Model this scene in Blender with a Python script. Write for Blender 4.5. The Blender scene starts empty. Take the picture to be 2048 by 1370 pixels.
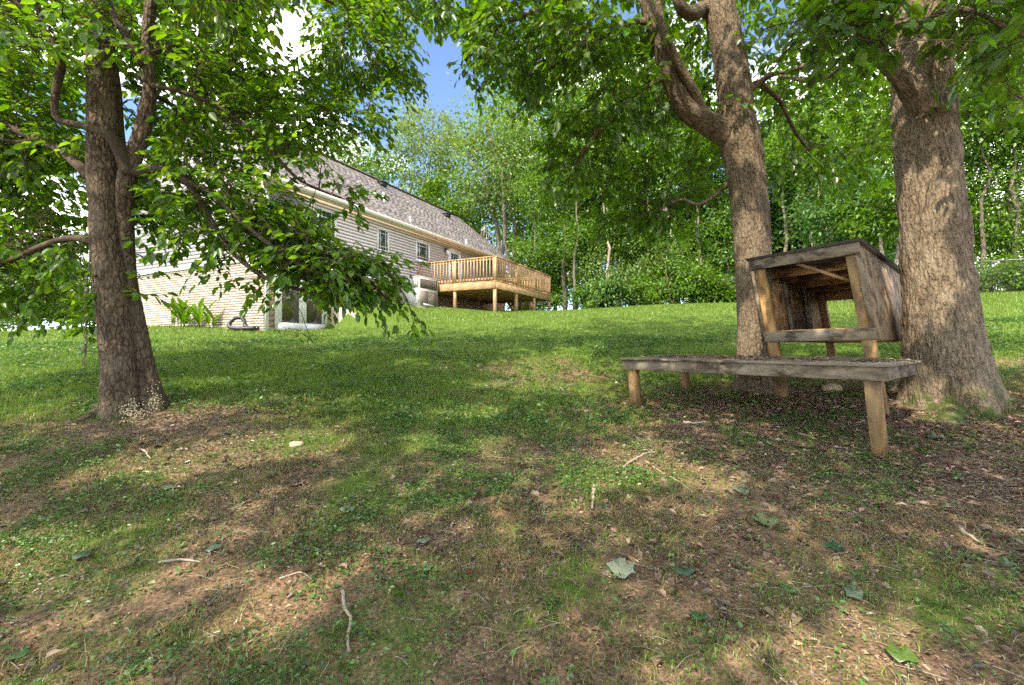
import bpy, math, random
import numpy as np
from mathutils import Vector, Matrix

random.seed(11)
rng = np.random.default_rng(11)
SC = bpy.context.scene
COL = SC.collection
R = math.radians
CAM_Z = 1.4
F = 910.0                      # focal length in photograph pixels (2048 wide)

# ------------------------------------------------------------------ camera
cam_d = bpy.data.cameras.new('camera')
cam_d.lens = 16.0
cam_d.sensor_width = 36.0
cam_d.clip_start = 0.05
cam_d.clip_end = 1500
cam = bpy.data.objects.new('camera', cam_d)
COL.objects.link(cam)
cam.location = (0, 0, CAM_Z)
cam.rotation_euler = (R(90) + math.atan(5 / F), 0, 0)
SC.camera = cam

# ------------------------------------------------------------------ sky, sun, exposure
SUN_EL = R(47)
SUN_H = np.array([-0.60, -0.80])
SUN_V = np.array([SUN_H[0] * math.cos(SUN_EL), SUN_H[1] * math.cos(SUN_EL), math.sin(SUN_EL)])
world = bpy.data.worlds.new('World')
SC.world = world
world.use_nodes = True
wt = world.node_tree
wt.nodes.clear()
w_out = wt.nodes.new('ShaderNodeOutputWorld')
w_bg = wt.nodes.new('ShaderNodeBackground')
w_sky = wt.nodes.new('ShaderNodeTexSky')
w_sky.sky_type = 'NISHITA'
w_sky.sun_disc = False
w_sky.sun_elevation = SUN_EL
w_sky.sun_rotation = math.atan2(SUN_H[0], SUN_H[1])
w_sky.air_density = 0.65
w_sky.dust_density = 0.05
w_sky.ozone_density = 5.0
w_tc = wt.nodes.new('ShaderNodeTexCoord')
w_map = wt.nodes.new('ShaderNodeMapping')
w_map.inputs['Location'].default_value = (1.4, 6.2, 3.3)
w_map.inputs['Scale'].default_value = (1.0, 1.0, 1.9)
w_noi = wt.nodes.new('ShaderNodeTexNoise')
w_noi.inputs['Scale'].default_value = 2.6
w_noi.inputs['Detail'].default_value = 7.0
w_noi.inputs['Roughness'].default_value = 0.55
w_rmp = wt.nodes.new('ShaderNodeValToRGB')
w_rmp.color_ramp.elements[0].position = 0.47
w_rmp.color_ramp.elements[1].position = 0.66
w_mix = wt.nodes.new('ShaderNodeMix')
w_mix.data_type = 'RGBA'
w_mix.inputs['B'].default_value = (15.0, 15.0, 15.2, 1)
wt.links.new(w_tc.outputs['Generated'], w_map.inputs['Vector'])
wt.links.new(w_map.outputs['Vector'], w_noi.inputs['Vector'])
wt.links.new(w_noi.outputs['Fac'], w_rmp.inputs['Fac'])
wt.links.new(w_rmp.outputs['Color'], w_mix.inputs['Factor'])
wt.links.new(w_sky.outputs['Color'], w_mix.inputs['A'])
wt.links.new(w_mix.outputs['Result'], w_bg.inputs['Color'])
w_bg.inputs['Strength'].default_value = 0.15
wt.links.new(w_bg.outputs['Background'], w_out.inputs['Surface'])

sun_d = bpy.data.lights.new('sun', 'SUN')
sun_d.energy = 2.7
sun_d.angle = R(0.6)
sun_d.color = (1.0, 0.94, 0.83)
sun = bpy.data.objects.new('sun', sun_d)
COL.objects.link(sun)
sun.rotation_euler = Vector(-SUN_V).to_track_quat('-Z', 'Y').to_euler()
sun.location = (-20, -25, 40)

SC.view_settings.view_transform = 'Standard'
SC.view_settings.look = 'None'
SC.view_settings.gamma = 1.0
SC.view_settings.use_curve_mapping = False
SC.view_settings.exposure = 1.74
SC.view_settings.use_white_balance = True      # camera balanced for open shade
SC.view_settings.white_balance_temperature = 7300
SC.view_settings.white_balance_tint = 11.0
SC.render.engine = 'CYCLES'
SC.cycles.use_denoising = False
SC.cycles.use_adaptive_sampling = False
SC.cycles.max_bounces = 8
SC.cycles.diffuse_bounces = 4
SC.cycles.transmission_bounces = 5
SC.cycles.transparent_max_bounces = 8
SC.cycles.sample_clamp_indirect = 6.0

# ------------------------------------------------------------------ small maths
def P(px, py, d):
    """Point of the place at depth d (metres ahead of the tripod)."""
    return np.array([(px - 1024) / F * d, d, CAM_Z + (690 - py) / F * d])

def sstep(a, b, x):
    t = np.clip((np.asarray(x, float) - a) / (b - a), 0, 1)
    return t * t * (3 - 2 * t)

def _hash(i, j, k):
    h = (i * 374761393 + j * 668265263 + k * 2147483647 + 1013904223) & 0xFFFFFFFF
    h = ((h ^ (h >> 13)) * 1274126177) & 0xFFFFFFFF
    return ((h ^ (h >> 16)) & 0xFFFF) / 65535.0

def vnoise(p):
    p = np.asarray(p, float)
    i = np.floor(p).astype(np.int64)
    f = p - i
    f = f * f * (3 - 2 * f)
    out = 0
    for dx in (0, 1):
        for dy in (0, 1):
            for dz in (0, 1):
                w = (f[..., 0] if dx else 1 - f[..., 0]) * (f[..., 1] if dy else 1 - f[..., 1]) * (f[..., 2] if dz else 1 - f[..., 2])
                out = out + w * _hash(i[..., 0] + dx, i[..., 1] + dy, i[..., 2] + dz)
    return out

def fbm2(x, y, s, o=3, seed=0.0):
    v, a, tot = 0, 1.0, 0
    for k in range(o):
        v = v + a * vnoise(np.stack([x * s + seed, y * s - seed, np.zeros_like(x) + k * 7.3 + seed], -1))
        tot += a
        a *= .5
        s *= 2.03
    return v / tot

def unit(v):
    v = np.asarray(v, float)
    return v / np.maximum(np.linalg.norm(v, axis=-1, keepdims=True), 1e-9)

# ------------------------------------------------------------------ house frame
U2 = np.array([0.448, 0.894]); N2 = np.array([0.894, -0.448]); W0 = np.array([-4.12, 19.74])
def hw(x, y):
    """house coordinates (x along the long wall, y into the house) to world"""
    return W0 + x * U2 - y * N2
def to_house(X, Y):
    dx, dy = X - W0[0], Y - W0[1]
    return dx * U2[0] + dy * U2[1], -(dx * N2[0] + dy * N2[1])

# ------------------------------------------------------------------ terrain height
ctrl = np.array([
    (-5.4, 13.2, .38), (-6.35, 15.0, .46), (-8.6, 11.6, .22),
    (0, 0, -1.42), (-2.5, 1.5, -1.33), (3, 1.6, -1.22), (0.3, 3.5, -1.0), (-1.5, 7, -0.45),
    (3.11, 3.8, -0.96), (1.5, 5.75, -0.77), (2.49, 6.66, -0.62), (3.9, 5.2, -0.72),
    (-3.9, 4.6, -0.78), (4.95, 5.3, -0.72), (7, 4.5, -0.6), (7.2, 8.5, -0.05),
    (1.5, 11, 0.28), (-4, 10.5, 0.12), (5, 14, 0.95), (-1.5, 14.5, 0.80),
    (-.65, 18, 1.27), (1.93, 23.2, 1.66), (-4.0, 18.6, 1.56), (-6.0, 14.3, .46), (-7.3, 13.2, .42), (-9.5, 13.4, .46),
    (-13.7, 16.4, .66), (6.67, 22, 1.90), (10.3, 22, 1.98), (18, 17, 1.95), (13, 12, 0.95),
    (-9.6, 10, 0.0), (-17, 16, .45), (-10, 5, -.85), (10, 0, -1.0), (-10, -3, -2.0), (0, -12, -3.0), (14, -8, -2.0),
    (0, 45, 2.4), (-30, 45, 1.4), (35, 45, 2.9), (-45, 15, -0.2), (45, 8, 1.7), (-40, -20, -3.5), (40, -20, -2.0), (-25, 28, .9), (22, 30, 2.6)])
def _tps(r2):
    return np.where(r2 > 1e-9, 0.5 * r2 * np.log(np.maximum(r2, 1e-9)), 0)
_c = ctrl[:, :2]
_n = len(_c)
_K = _tps(((_c[:, None] - _c[None]) ** 2).sum(-1)) + np.eye(_n) * 0.4
_A = np.zeros((_n + 3, _n + 3))
_A[:_n, :_n] = _K
_A[:_n, _n] = 1
_A[:_n, _n + 1:] = _c
_A[_n:, :_n] = _A[:_n, _n:].T
_sol = np.linalg.solve(_A, np.concatenate([ctrl[:, 2], [0, 0, 0]]))

def ground(x, y):
    x = np.atleast_1d(np.asarray(x, float)); y = np.atleast_1d(np.asarray(y, float))
    xc = np.clip(x, -48, 48); yc = np.clip(y, -22, 48)
    z = np.full(x.shape, _sol[_n])
    z = z + _sol[_n + 1] * xc + _sol[_n + 2] * yc
    for k in range(_n):
        z = z + _sol[k] * _tps((xc - _c[k, 0]) ** 2 + (yc - _c[k, 1]) ** 2)
    s, t = to_house(x, y)
    t = -t
    bank = sstep(-4.78, -4.62, s) * (1 - sstep(-4.0, -1.0, s)) * (1 - sstep(1.1, 3.6, t)) * sstep(-1.0, 0.0, t)
    z = z + 0.72 * bank
    near = np.exp(-((x / 14) ** 2 + ((y - 3) / 12) ** 2))
    z = z + near * (0.05 * (fbm2(x, y, 0.9, 2, 3.1) - .5) + 0.03 * (fbm2(x, y, 4.0, 2, 9.7) - .5))
    return z + CAM_Z

def gz(x, y):
    return float(ground(x, y)[0])

def ground_hit(px, py):
    """where the line of sight through a pixel meets the ground"""
    d = np.linspace(1.0, 40, 1500)
    X = (px - 1024) / F * d
    Z = CAM_Z + (690 - py) / F * d
    below = np.nonzero(Z < ground(X, d))[0]
    k = below[0] if len(below) else -1
    return np.array([X[k], d[k], gz(X[k], d[k])])

def bare(x, y):
    """1 where soil and litter show, 0 where turf closes"""
    b = np.exp(-(((x - 4.2) / 3.1) ** 2 + ((y - 4.4) / 2.2) ** 2) * 1.1) * 1.45
    b = np.maximum(b, 0.85 * np.exp(-(((x + 3.8) / 1.5) ** 2 + ((y - 4.5) / 0.9) ** 2)))
    b = np.maximum(b, 0.53 * (1 - sstep(2.4, 6.4, y - 0.22 * x)))
    b = np.maximum(b, 0.7 * np.exp(-(((x - 0.2) / 1.8) ** 2 + ((y - 7.2) / 1.2) ** 2)))
    b = np.maximum(b, 0.8 * np.exp(-(((x - 7.5) / 2.6) ** 2 + ((y - 6.0) / 1.1) ** 2)))
    n = fbm2(x, y, 0.8, 3, 1.7) - .5
    n2 = fbm2(x, y, 2.7, 3, 5.2) - .5
    return np.clip(b + (n * 1.1 + n2 * 1.0) * np.clip(b * 2.2, 0, 1), 0, 1)

# ------------------------------------------------------------------ mesh helpers
def np_mesh(name, verts, faces, mat, parent=None, cols=None, smooth=False, attrs=None):
    """faces: list of (k, array of shape (n,k)) blocks"""
    me = bpy.data.meshes.new(name)
    verts = np.ascontiguousarray(verts, np.float32)
    me.vertices.add(len(verts))
    me.vertices.foreach_set('co', verts.ravel())
    loops = np.concatenate([f.ravel() for f in faces]).astype(np.int32)
    sizes = np.concatenate([np.full(len(f), f.shape[1]) for f in faces]).astype(np.int32)
    starts = np.concatenate([[0], np.cumsum(sizes)[:-1]]).astype(np.int32)
    me.loops.add(len(loops))
    me.loops.foreach_set('vertex_index', loops)
    me.polygons.add(len(sizes))
    me.polygons.foreach_set('loop_start', starts)
    if smooth:
        me.polygons.foreach_set('use_smooth', np.ones(len(sizes), bool))
    if cols is not None:
        a = me.attributes.new('col', 'FLOAT_COLOR', 'POINT')
        c4 = np.ones((len(verts), 4), np.float32)
        c4[:, :3] = cols
        a.data.foreach_set('color', c4.ravel())
    for an, (typ, val) in (attrs or {}).items():
        a = me.attributes.new(an, typ, 'POINT')
        a.data.foreach_set('vector' if typ == 'FLOAT_VECTOR' else 'value', np.ascontiguousarray(val, np.float32).ravel())
    me.update(calc_edges=True)
    if mat is not None:
        me.materials.append(mat)
    o = bpy.data.objects.new(name, me)
    COL.objects.link(o)
    if parent is not None:
        o.parent = parent
    return o

class MB:
    """collects boxes, quads and tubes into one mesh"""
    def __init__(s):
        s.v, s.f, s.n, s.bk = [], {}, 0, []
    def add(s, v, faces, bk=None):
        v = np.asarray(v, float)
        for f in faces:
            f = np.asarray(f)
            s.f.setdefault(f.shape[1], []).append(f + s.n)
        s.v.append(v)
        s.bk.append(np.zeros((len(v), 3)) if bk is None else bk)
        s.n += len(v)
        return s
    def box(s, c, size, ax=None):
        hx, hy, hz = np.asarray(size) / 2
        v = np.array([(x, y, z) for x in (-hx, hx) for y in (-hy, hy) for z in (-hz, hz)], float)
        if ax is not None:
            v = v @ np.asarray(ax)
        f = np.array([(0, 1, 3, 2), (4, 6, 7, 5), (0, 4, 5, 1), (2, 3, 7, 6), (0, 2, 6, 4), (1, 5, 7, 3)])
        return s.add(v + np.asarray(c), [f])
    def span(s, a, b):
        a, b = np.asarray(a, float), np.asarray(b, float)
        return s.box((a + b) / 2, np.abs(b - a))
    def tube(s, pts, rad, nseg=6, cap=True, noise=0.0, lobes=None, twist=0.0):
        pts = np.asarray(pts, float)
        n = len(pts)
        rad = np.broadcast_to(np.asarray(rad, float), (n,)).copy()
        tan = unit(np.gradient(pts, axis=0))
        ref = np.array([0.0, -1.0, 0.0]) if abs(tan[0][2]) > .6 else np.array([0, 0, 1.0])
        x = unit(np.cross(tan[0], ref)); xs = []
        for k in range(n):
            x = unit(x - tan[k] * np.dot(x, tan[k])); xs.append(x)
        xs = np.array(xs); ys = np.cross(tan, xs)
        th = np.linspace(0, 2 * math.pi, nseg, endpoint=False)
        ca, sa = np.cos(th), np.sin(th)
        seg = np.concatenate([[0], np.cumsum(np.linalg.norm(np.diff(pts, axis=0), axis=1))])
        rr = np.repeat(rad[:, None], nseg, 1)
        if lobes is not None:
            rr = rr * lobes(seg[:, None], th[None, :])
        bk = np.stack([rr * ca, rr * sa, np.repeat(seg[:, None], nseg, 1) + pts[0][0] * 3.7], -1)
        if noise:
            q = bk * np.array([30, 30, 8.0])
            d = np.abs(vnoise(q) - .5) * 2
            d2 = vnoise(bk * np.array([9, 9, 4.0])) - .5
            rr = rr + noise * (d - .5) * 1.3 + noise * 2.2 * d2
        v = pts[:, None, :] + rr[..., None] * (ca[None, :, None] * xs[:, None, :] + sa[None, :, None] * ys[:, None, :])
        i = np.arange(n - 1)[:, None] * nseg; j = np.arange(nseg)[None]; j2 = (j + 1) % nseg
        f = np.stack([i + j, i + j2, i + nseg + j2, i + nseg + j], -1).reshape(-1, 4)
        fs = [f]
        if cap and nseg > 2:
            fs += [np.arange(nseg)[::-1][None], (np.arange(nseg) + (n - 1) * nseg)[None]]
        return s.add(v.reshape(-1, 3), fs, bk.reshape(-1, 3))
    def build(s, name, mat, parent=None, smooth=False, bark=False, cols=None):
        v = np.concatenate(s.v)
        faces = [np.concatenate(b) for b in s.f.values()]
        return np_mesh(name, v, faces, mat, parent, cols, smooth, {'bk': ('FLOAT_VECTOR', np.concatenate(s.bk))} if bark else None)

def tag(o, label=None, cat=None, group=None, kind=None):
    for k, v in (('label', label), ('category', cat), ('group', group), ('kind', kind)):
        if v:
            o[k] = v
    return o

def empty(name, loc=(0, 0, 0), rz=0.0):
    o = bpy.data.objects.new(name, None)
    o.empty_display_size = .3
    COL.objects.link(o)
    o.location = loc
    o.rotation_euler = (0, 0, rz)
    return o

_boards = {}
def board(name, p0, p1, w, h, mat, parent=None, up=(0, 0, 1), bev=0.004):
    """a length of timber: own object, local x along the grain; w across, h along 'up'"""
    p0, p1 = np.asarray(p0, float), np.asarray(p1, float)
    L = float(np.linalg.norm(p1 - p0))
    key = (round(L, 3), round(w, 4), round(h, 4), mat.name)
    me = _boards.get(key)
    if me is None:
        hx, hy, hz = L / 2, w / 2, h / 2
        b = min(bev, hy * .5, hz * .5)
        m = MB()
        prof = [(-hy + b, -hz), (hy - b, -hz), (hy, -hz + b), (hy, hz - b), (hy - b, hz), (-hy + b, hz), (-hy, hz - b), (-hy, -hz + b)]
        v = [(-hx, y, z) for y, z in prof] + [(hx, y, z) for y, z in prof]
        q = [(i, (i + 1) % 8, 8 + (i + 1) % 8, 8 + i) for i in range(8)]
        m.add(v, [np.array(q)[:, ::-1], np.array([range(8)]), np.array([list(range(8, 16))[::-1]])])
        o = m.build(name, mat)
        me = o.data
        _boards[key] = me
        bpy.data.objects.remove(o)
    o = bpy.data.objects.new(name, me)
    COL.objects.link(o)
    x = unit(p1 - p0); y = unit(np.cross(np.asarray(up, float), x)); z = np.cross(x, y)
    M = Matrix(((x[0], y[0], z[0], 0), (x[1], y[1], z[1], 0), (x[2], y[2], z[2], 0), (0, 0, 0, 1)))
    M.translation = Vector((p0 + p1) / 2)
    o.matrix_local = M
    if parent is not None:
        o.parent = parent
    return o

def smooth_path(pts, step):
    pts = np.asarray(pts, float)
    n = len(pts)
    out = []
    for i in range(n - 1):
        p0 = pts[max(i - 1, 0)]; p1 = pts[i]; p2 = pts[i + 1]; p3 = pts[min(i + 2, n - 1)]
        k = max(2, int(np.linalg.norm((p2 - p1)[:3]) / step))
        t = np.linspace(0, 1, k, endpoint=False)[:, None]
        out.append(.5 * ((2 * p1) + (-p0 + p2) * t + (2 * p0 - 5 * p1 + 4 * p2 - p3) * t ** 2 + (-p0 + 3 * p1 - 3 * p2 + p3) * t ** 3))
    out.append(pts[-1:])
    return np.concatenate(out)

# ------------------------------------------------------------------ materials
def new_mat(name):
    m = bpy.data.materials.new(name)
    m.use_nodes = True
    nt = m.node_tree
    nt.nodes.clear()
    out = nt.nodes.new('ShaderNodeOutputMaterial')
    return m, nt, out

def nd(nt, typ, ins=None, **props):
    n = nt.nodes.new('ShaderNode' + typ)
    for k, v in props.items():
        setattr(n, k, v)
    for k, v in (ins or {}).items():
        if isinstance(v, bpy.types.NodeSocket):
            nt.links.new(v, n.inputs[k])
        else:
            n.inputs[k].default_value = v
    return n

def ramp(nt, fac, stops):
    n = nd(nt, 'ValToRGB', {'Fac': fac})
    e = n.color_ramp.elements
    while len(e) < len(stops):
        e.new(0.5)
    for i, (p, c) in enumerate(stops):
        e[i].position = p
        e[i].color = (c[0], c[1], c[2], 1) if not isinstance(c, (int, float)) else (c, c, c, 1)
    return n.outputs['Color']

def mixc(nt, fac, a, b, mode='MIX'):
    n = nd(nt, 'Mix', data_type='RGBA', blend_type=mode)
    for sock, v in (('Factor', fac), ('A', a), ('B', b)):
        if isinstance(v, bpy.types.NodeSocket):
            nt.links.new(v, n.inputs[sock])
        elif sock == 'Factor':
            n.inputs[sock].default_value = v
        else:
            n.inputs[sock].default_value = (v[0], v[1], v[2], 1)
    return n.outputs['Result']

def mapped(nt, src, scale, loc=(0, 0, 0), rot=(0, 0, 0)):
    return nd(nt, 'Mapping', {'Vector': src, 'Scale': scale, 'Location': loc, 'Rotation': rot}).outputs['Vector']

def noise(nt, vec, scale, detail=4, rough=.55, dist=0.0):
    return nd(nt, 'TexNoise', {'Vector': vec, 'Scale': scale, 'Detail': detail, 'Roughness': rough, 'Distortion': dist}).outputs['Fac']

def math_n(nt, op, a, b=0.0):
    n = nd(nt, 'Math', operation=op)
    for i, v in enumerate((a, b)):
        if isinstance(v, bpy.types.NodeSocket):
            nt.links.new(v, n.inputs[i])
        else:
            n.inputs[i].default_value = v
    return n.outputs['Value']

def principled(nt, out, color, rough=.8, bump=None, bump_s=.3, bump_d=.01, spec=.3, metal=0.0):
    p = nd(nt, 'BsdfPrincipled')
    for k, v in (('Base Color', color), ('Roughness', rough), ('Metallic', metal), ('Specular IOR Level', spec)):
        if isinstance(v, bpy.types.NodeSocket):
            nt.links.new(v, p.inputs[k])
        else:
            p.inputs[k].default_value = (v[0], v[1], v[2], 1) if k == 'Base Color' else v
    if bump is not None:
        b = nd(nt, 'Bump', {'Height': bump, 'Strength': bump_s, 'Distance': bump_d})
        nt.links.new(b.outputs['Normal'], p.inputs['Normal'])
    nt.links.new(p.outputs['BSDF'], out.inputs['Surface'])
    return p

def obj_coord(nt):
    return nd(nt, 'TexCoord').outputs['Object']

def m_leaf(name, trans=.5, gloss=.05, tint=(1.25, 1.25, .55)):
    m, nt, out = new_mat(name)
    a = nd(nt, 'Attribute', attribute_name='col').outputs['Color']
    tc = mixc(nt, 1.0, a, tint, 'MULTIPLY')
    d = nd(nt, 'BsdfDiffuse', {'Color': a, 'Roughness': .4})
    t = nd(nt, 'BsdfTranslucent', {'Color': tc})
    mx = nd(nt, 'MixShader', {'Fac': trans, 1: d.outputs[0], 2: t.outputs[0]})
    g = nd(nt, 'BsdfGlossy', {'Roughness': .38, 'Color': (.9, .95, .9, 1)})
    m2 = nd(nt, 'MixShader', {'Fac': gloss, 1: mx.outputs[0], 2: g.outputs[0]})
    nt.links.new(m2.outputs[0], out.inputs['Surface'])
    return m

def m_bark(name, plate, crack, scale=30.0, moss=0.0, blotch=(.33, .30, .25), depth=.02, blocky=.5, stretch=.2):
    """furrowed bark: wandering vertical fissures, broken into plates"""
    m, nt, out = new_mat(name)
    bk = nd(nt, 'Attribute', attribute_name='bk').outputs['Vector']
    warp = nd(nt, 'TexNoise', {'Vector': bk, 'Scale': 9.0, 'Detail': 4.0}).outputs['Color']
    v0 = mixc(nt, .05, bk, warp, 'ADD')
    def ridge(vec, sc, w, det=2):
        n = noise(nt, vec, sc, det, .55)
        return math_n(nt, 'MINIMUM', math_n(nt, 'DIVIDE', math_n(nt, 'ABSOLUTE', math_n(nt, 'SUBTRACT', n, .5)), w), 1.0)
    r1 = ridge(mapped(nt, v0, (1, 1, stretch)), scale, .15)
    r2 = ridge(mapped(nt, v0, (1, 1, stretch * 2.2), (3, 1, 7)), scale * 1.9, .12)
    vo = nd(nt, 'TexVoronoi', {'Vector': mapped(nt, v0, (1, 1, .45)), 'Scale': scale * 1.15, 'Randomness': 1.0}, feature='DISTANCE_TO_EDGE').outputs['Distance']
    vo = math_n(nt, 'MINIMUM', math_n(nt, 'MULTIPLY', vo, 4.5), 1.0)
    fine = noise(nt, mapped(nt, bk, (1, 1, .4)), scale * 4.0, 4, .65)
    big = noise(nt, bk, 3.2, 4, .6)
    a = math_n(nt, 'MULTIPLY', r1, math_n(nt, 'ADD', math_n(nt, 'MULTIPLY', r2, .45), .55))
    b = math_n(nt, 'ADD', math_n(nt, 'MULTIPLY', a, 1 - blocky), math_n(nt, 'MULTIPLY', vo, blocky))
    h = math_n(nt, 'ADD', math_n(nt, 'MULTIPLY', b, .62), math_n(nt, 'MULTIPLY', fine, .5))
    c = ramp(nt, h, [(.20, crack), (.45, tuple(.5 * p + .5 * q for p, q in zip(plate, crack))), (.88, plate)])
    c = mixc(nt, ramp(nt, big, [(.48, 0), (.70, .7)]), c, mixc(nt, .5, c, blotch))
    big2 = noise(nt, mapped(nt, bk, (1, 1, .5), (5, 5, 5)), 5.0, 4, .6)
    c = mixc(nt, ramp(nt, big2, [(.50, 0), (.72, .45)]), c, crack)
    if moss:
        z = nd(nt, 'SeparateXYZ', {'Vector': nd(nt, 'NewGeometry').outputs['Position']}).outputs['Z']
        mn = noise(nt, bk, 6.0, 4, .6)
        low = ramp(nt, z, [(.62, 1), (1.0, 0)])
        mk = math_n(nt, 'MINIMUM', math_n(nt, 'MULTIPLY', math_n(nt, 'MULTIPLY', low, moss), ramp(nt, mn, [(.44, 0), (.58, 1)])), .9)
        c = mixc(nt, mk, c, (.060, .095, .018))
    principled(nt, out, c, .9, h, .95, depth, .15)
    return m

def m_wood(name, light, dark, grey=None, grain=1.0, rough=.75, stain=None):
    m, nt, out = new_mat(name)
    oc = obj_coord(nt)
    rnd = nd(nt, 'ObjectInfo').outputs['Random']
    off = nd(nt, 'CombineXYZ', {'X': math_n(nt, 'MULTIPLY', rnd, 31.0), 'Y': math_n(nt, 'MULTIPLY', rnd, 17.0), 'Z': rnd}).outputs[0]
    v = nd(nt, 'VectorMath', {0: oc, 1: off}, operation='ADD').outputs[0]
    low = noise(nt, mapped(nt, v, (.9, 5, 5)), 1.3, 2, .5)
    ring = nd(nt, 'TexWave', {'Vector': mapped(nt, v, (.035, 1, 1)), 'Scale': 16.0 * grain, 'Distortion': 7.0, 'Detail': 2.0, 'Detail Scale': .6}).outputs['Fac']
    fib = noise(nt, mapped(nt, v, (2.5, 70, 70)), 1.6, 4, .6)
    f = math_n(nt, 'ADD', math_n(nt, 'MULTIPLY', ring, .55), math_n(nt, 'MULTIPLY', fib, .45))
    c = ramp(nt, f, [(.15, dark), (.8, light)])
    if grey is not None:
        c = mixc(nt, ramp(nt, low, [(.35, 0), (.65, .85)]), c, mixc(nt, fib, tuple(.65 * g for g in grey), grey))
    if stain is not None:
        s = noise(nt, mapped(nt, v, (2.2, 4, 4)), 1.5, 5, .65)
        c = mixc(nt, ramp(nt, s, [(.50, 0), (.62, .9)]), c, stain)
    c = mixc(nt, 1.0, c, ramp(nt, rnd, [(0, (.84, .84, .84)), (1, (1.1, 1.08, 1.05))]), 'MULTIPLY')
    principled(nt, out, c, rough, f, .35, .004, .2)
    return m

def m_flat(name, color, rough=.6, var=.12, sc=6.0, spec=.3, metal=0.0, dirt=None):
    m, nt, out = new_mat(name)
    oc = obj_coord(nt)
    n = noise(nt, oc, sc, 5, .6)
    c = mixc(nt, 1.0, color, ramp(nt, n, [(.25, (1 - var,) * 3), (.75, (1 + var,) * 3)]), 'MULTIPLY')
    if dirt is not None:
        n2 = noise(nt, mapped(nt, oc, (1, 1, .4)), 2.2, 5, .65)
        c = mixc(nt, ramp(nt, n2, [(.5, 0), (.75, .6)]), c, dirt)
    principled(nt, out, c, rough, noise(nt, oc, 60, 2), .08, .003, spec, metal)
    return m

M = {}
M['leaf'] = m_leaf('leaf_near', .58, .05, (1.4, 1.35, .5))
M['leaf_bg'] = m_leaf('leaf_far', .46, .03, (1.3, 1.25, .6))
M['grass'] = m_leaf('grass_blade', .35, .03, (1.15, 1.15, .6))
M['weed'] = m_leaf('weed_leaf', .32, .06, (1.15, 1.2, .6))
M['litter'] = m_leaf('dead_leaf', .12, .05, (1.1, 1.0, .8))
M['bark_dark'] = m_bark('bark_dark', (.20, .145, .097), (.018, .013, .010), 20, .35, (.29, .24, .18), .035, .6, .3)
M['bark_mid'] = m_bark('bark_mid', (.28, .212, .142), (.024, .017, .012), 22, .3, (.33, .27, .195), .03, .35, .2)
M['bark_oak'] = m_bark('bark_oak', (.34, .26, .175), (.032, .023, .016), 23, 1.6, (.37, .31, .23), .028, .25, .2)
M['bark_limb'] = m_bark('bark_limb', (.125, .094, .066), (.025, .018, .013), 45, 0, (.22, .20, .13), .008, .4, .3)
M['bark_far'] = m_bark('bark_far', (.26, .215, .165), (.06, .046, .034), 14, 0, (.36, .32, .27), .02, .3, .2)
M['bark_pale'] = m_bark('bark_pale', (.52, .44, .36), (.16, .12, .09), 10, 0, (.62, .56, .5), .02, .3, .2)
M['twig'] = m_flat('twig', (.17, .125, .085), .85, .35, 20)
M['stick'] = m_flat('stick', (.36, .29, .22), .85, .3, 25)
M['wood_new'] = m_wood('deck_timber', (.54, .365, .205), (.39, .24, .12), None, 1.0)
M['wood_post'] = m_wood('yellow_pine', (.42, .255, .10), (.20, .11, .042), (.29, .20, .11), 1.3, .8, (.13, .085, .045))
M['wood_grey'] = m_wood('weathered_board', (.27, .21, .14), (.13, .095, .062), (.245, .215, .17), 1.2, .85, (.05, .038, .027))
M['ply'] = m_wood('weathered_plywood', (.36, .25, .15), (.15, .092, .05), (.30, .25, .19), .55, .85, (.09, .06, .04))
M['osb'] = m_wood('brown_sheathing', (.46, .29, .145), (.24, .14, .065), None, .5, .9, (.05, .032, .02))
M['roll_roofing'] = m_flat('roll_roofing', (.085, .07, .058), .95, .3, 25)
M['white'] = m_flat('white_paint', (.80, .79, .76), .5, .04, 4)
M['roofvent_black'] = m_flat('black_plastic', (.03, .03, .032), .5, .1)
M['siding'] = m_flat('vinyl_siding', (.335, .318, .318), .55, .06, 3, dirt=(.285, .268, .262))
M['soffit'] = m_flat('soffit_tan', (.56, .49, .40), .6, .05, 3)
M['gutter'] = m_flat('gutter_cream', (.70, .64, .53), .45, .06, 3)
M['stucco'] = m_flat('tan_render', (.62, .51, .34), .9, .12, 8, dirt=(.42, .32, .2))
M['metal_grey'] = m_flat('painted_metal', (.60, .585, .56), .45, .05, 2, dirt=(.52, .49, .44))
M['metal_dark'] = m_flat('brown_louvre', (.25, .20, .155), .55, .1, 5)
M['galv'] = m_flat('galvanised_wire', (.20, .205, .20), .5, .1, 8, metal=.4)
M['rubber'] = m_flat('black_corrugated', (.035, .033, .036), .35, .2, 12, .5)
M['rope'] = m_flat('old_rope', (.20, .17, .12), .95, .3, 60)
M['stone'] = m_flat('tan_stone', (.42, .32, .21), .9, .25, 9)
M['fungus'] = m_flat('pale_fungus', (.46, .39, .27), .8, .3, 60)

def m_shingle():
    m, nt, out = new_mat('roof_shingle')
    oc = obj_coord(nt)
    a = nd(nt, 'Attribute', attribute_name='col').outputs['Color']
    n = noise(nt, oc, 45, 3, .7)
    n2 = noise(nt, oc, .9, 5, .6)
    c = mixc(nt, 1.0, a, ramp(nt, n, [(.2, .65), (.8, 1.3)]), 'MULTIPLY')
    c = mixc(nt, ramp(nt, n2, [(.55, 0), (.75, .4)]), c, (.42, .34, .26))
    principled(nt, out, c, .9, n, .4, .004, .2)
    return m
M['shingle'] = m_shingle()

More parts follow.
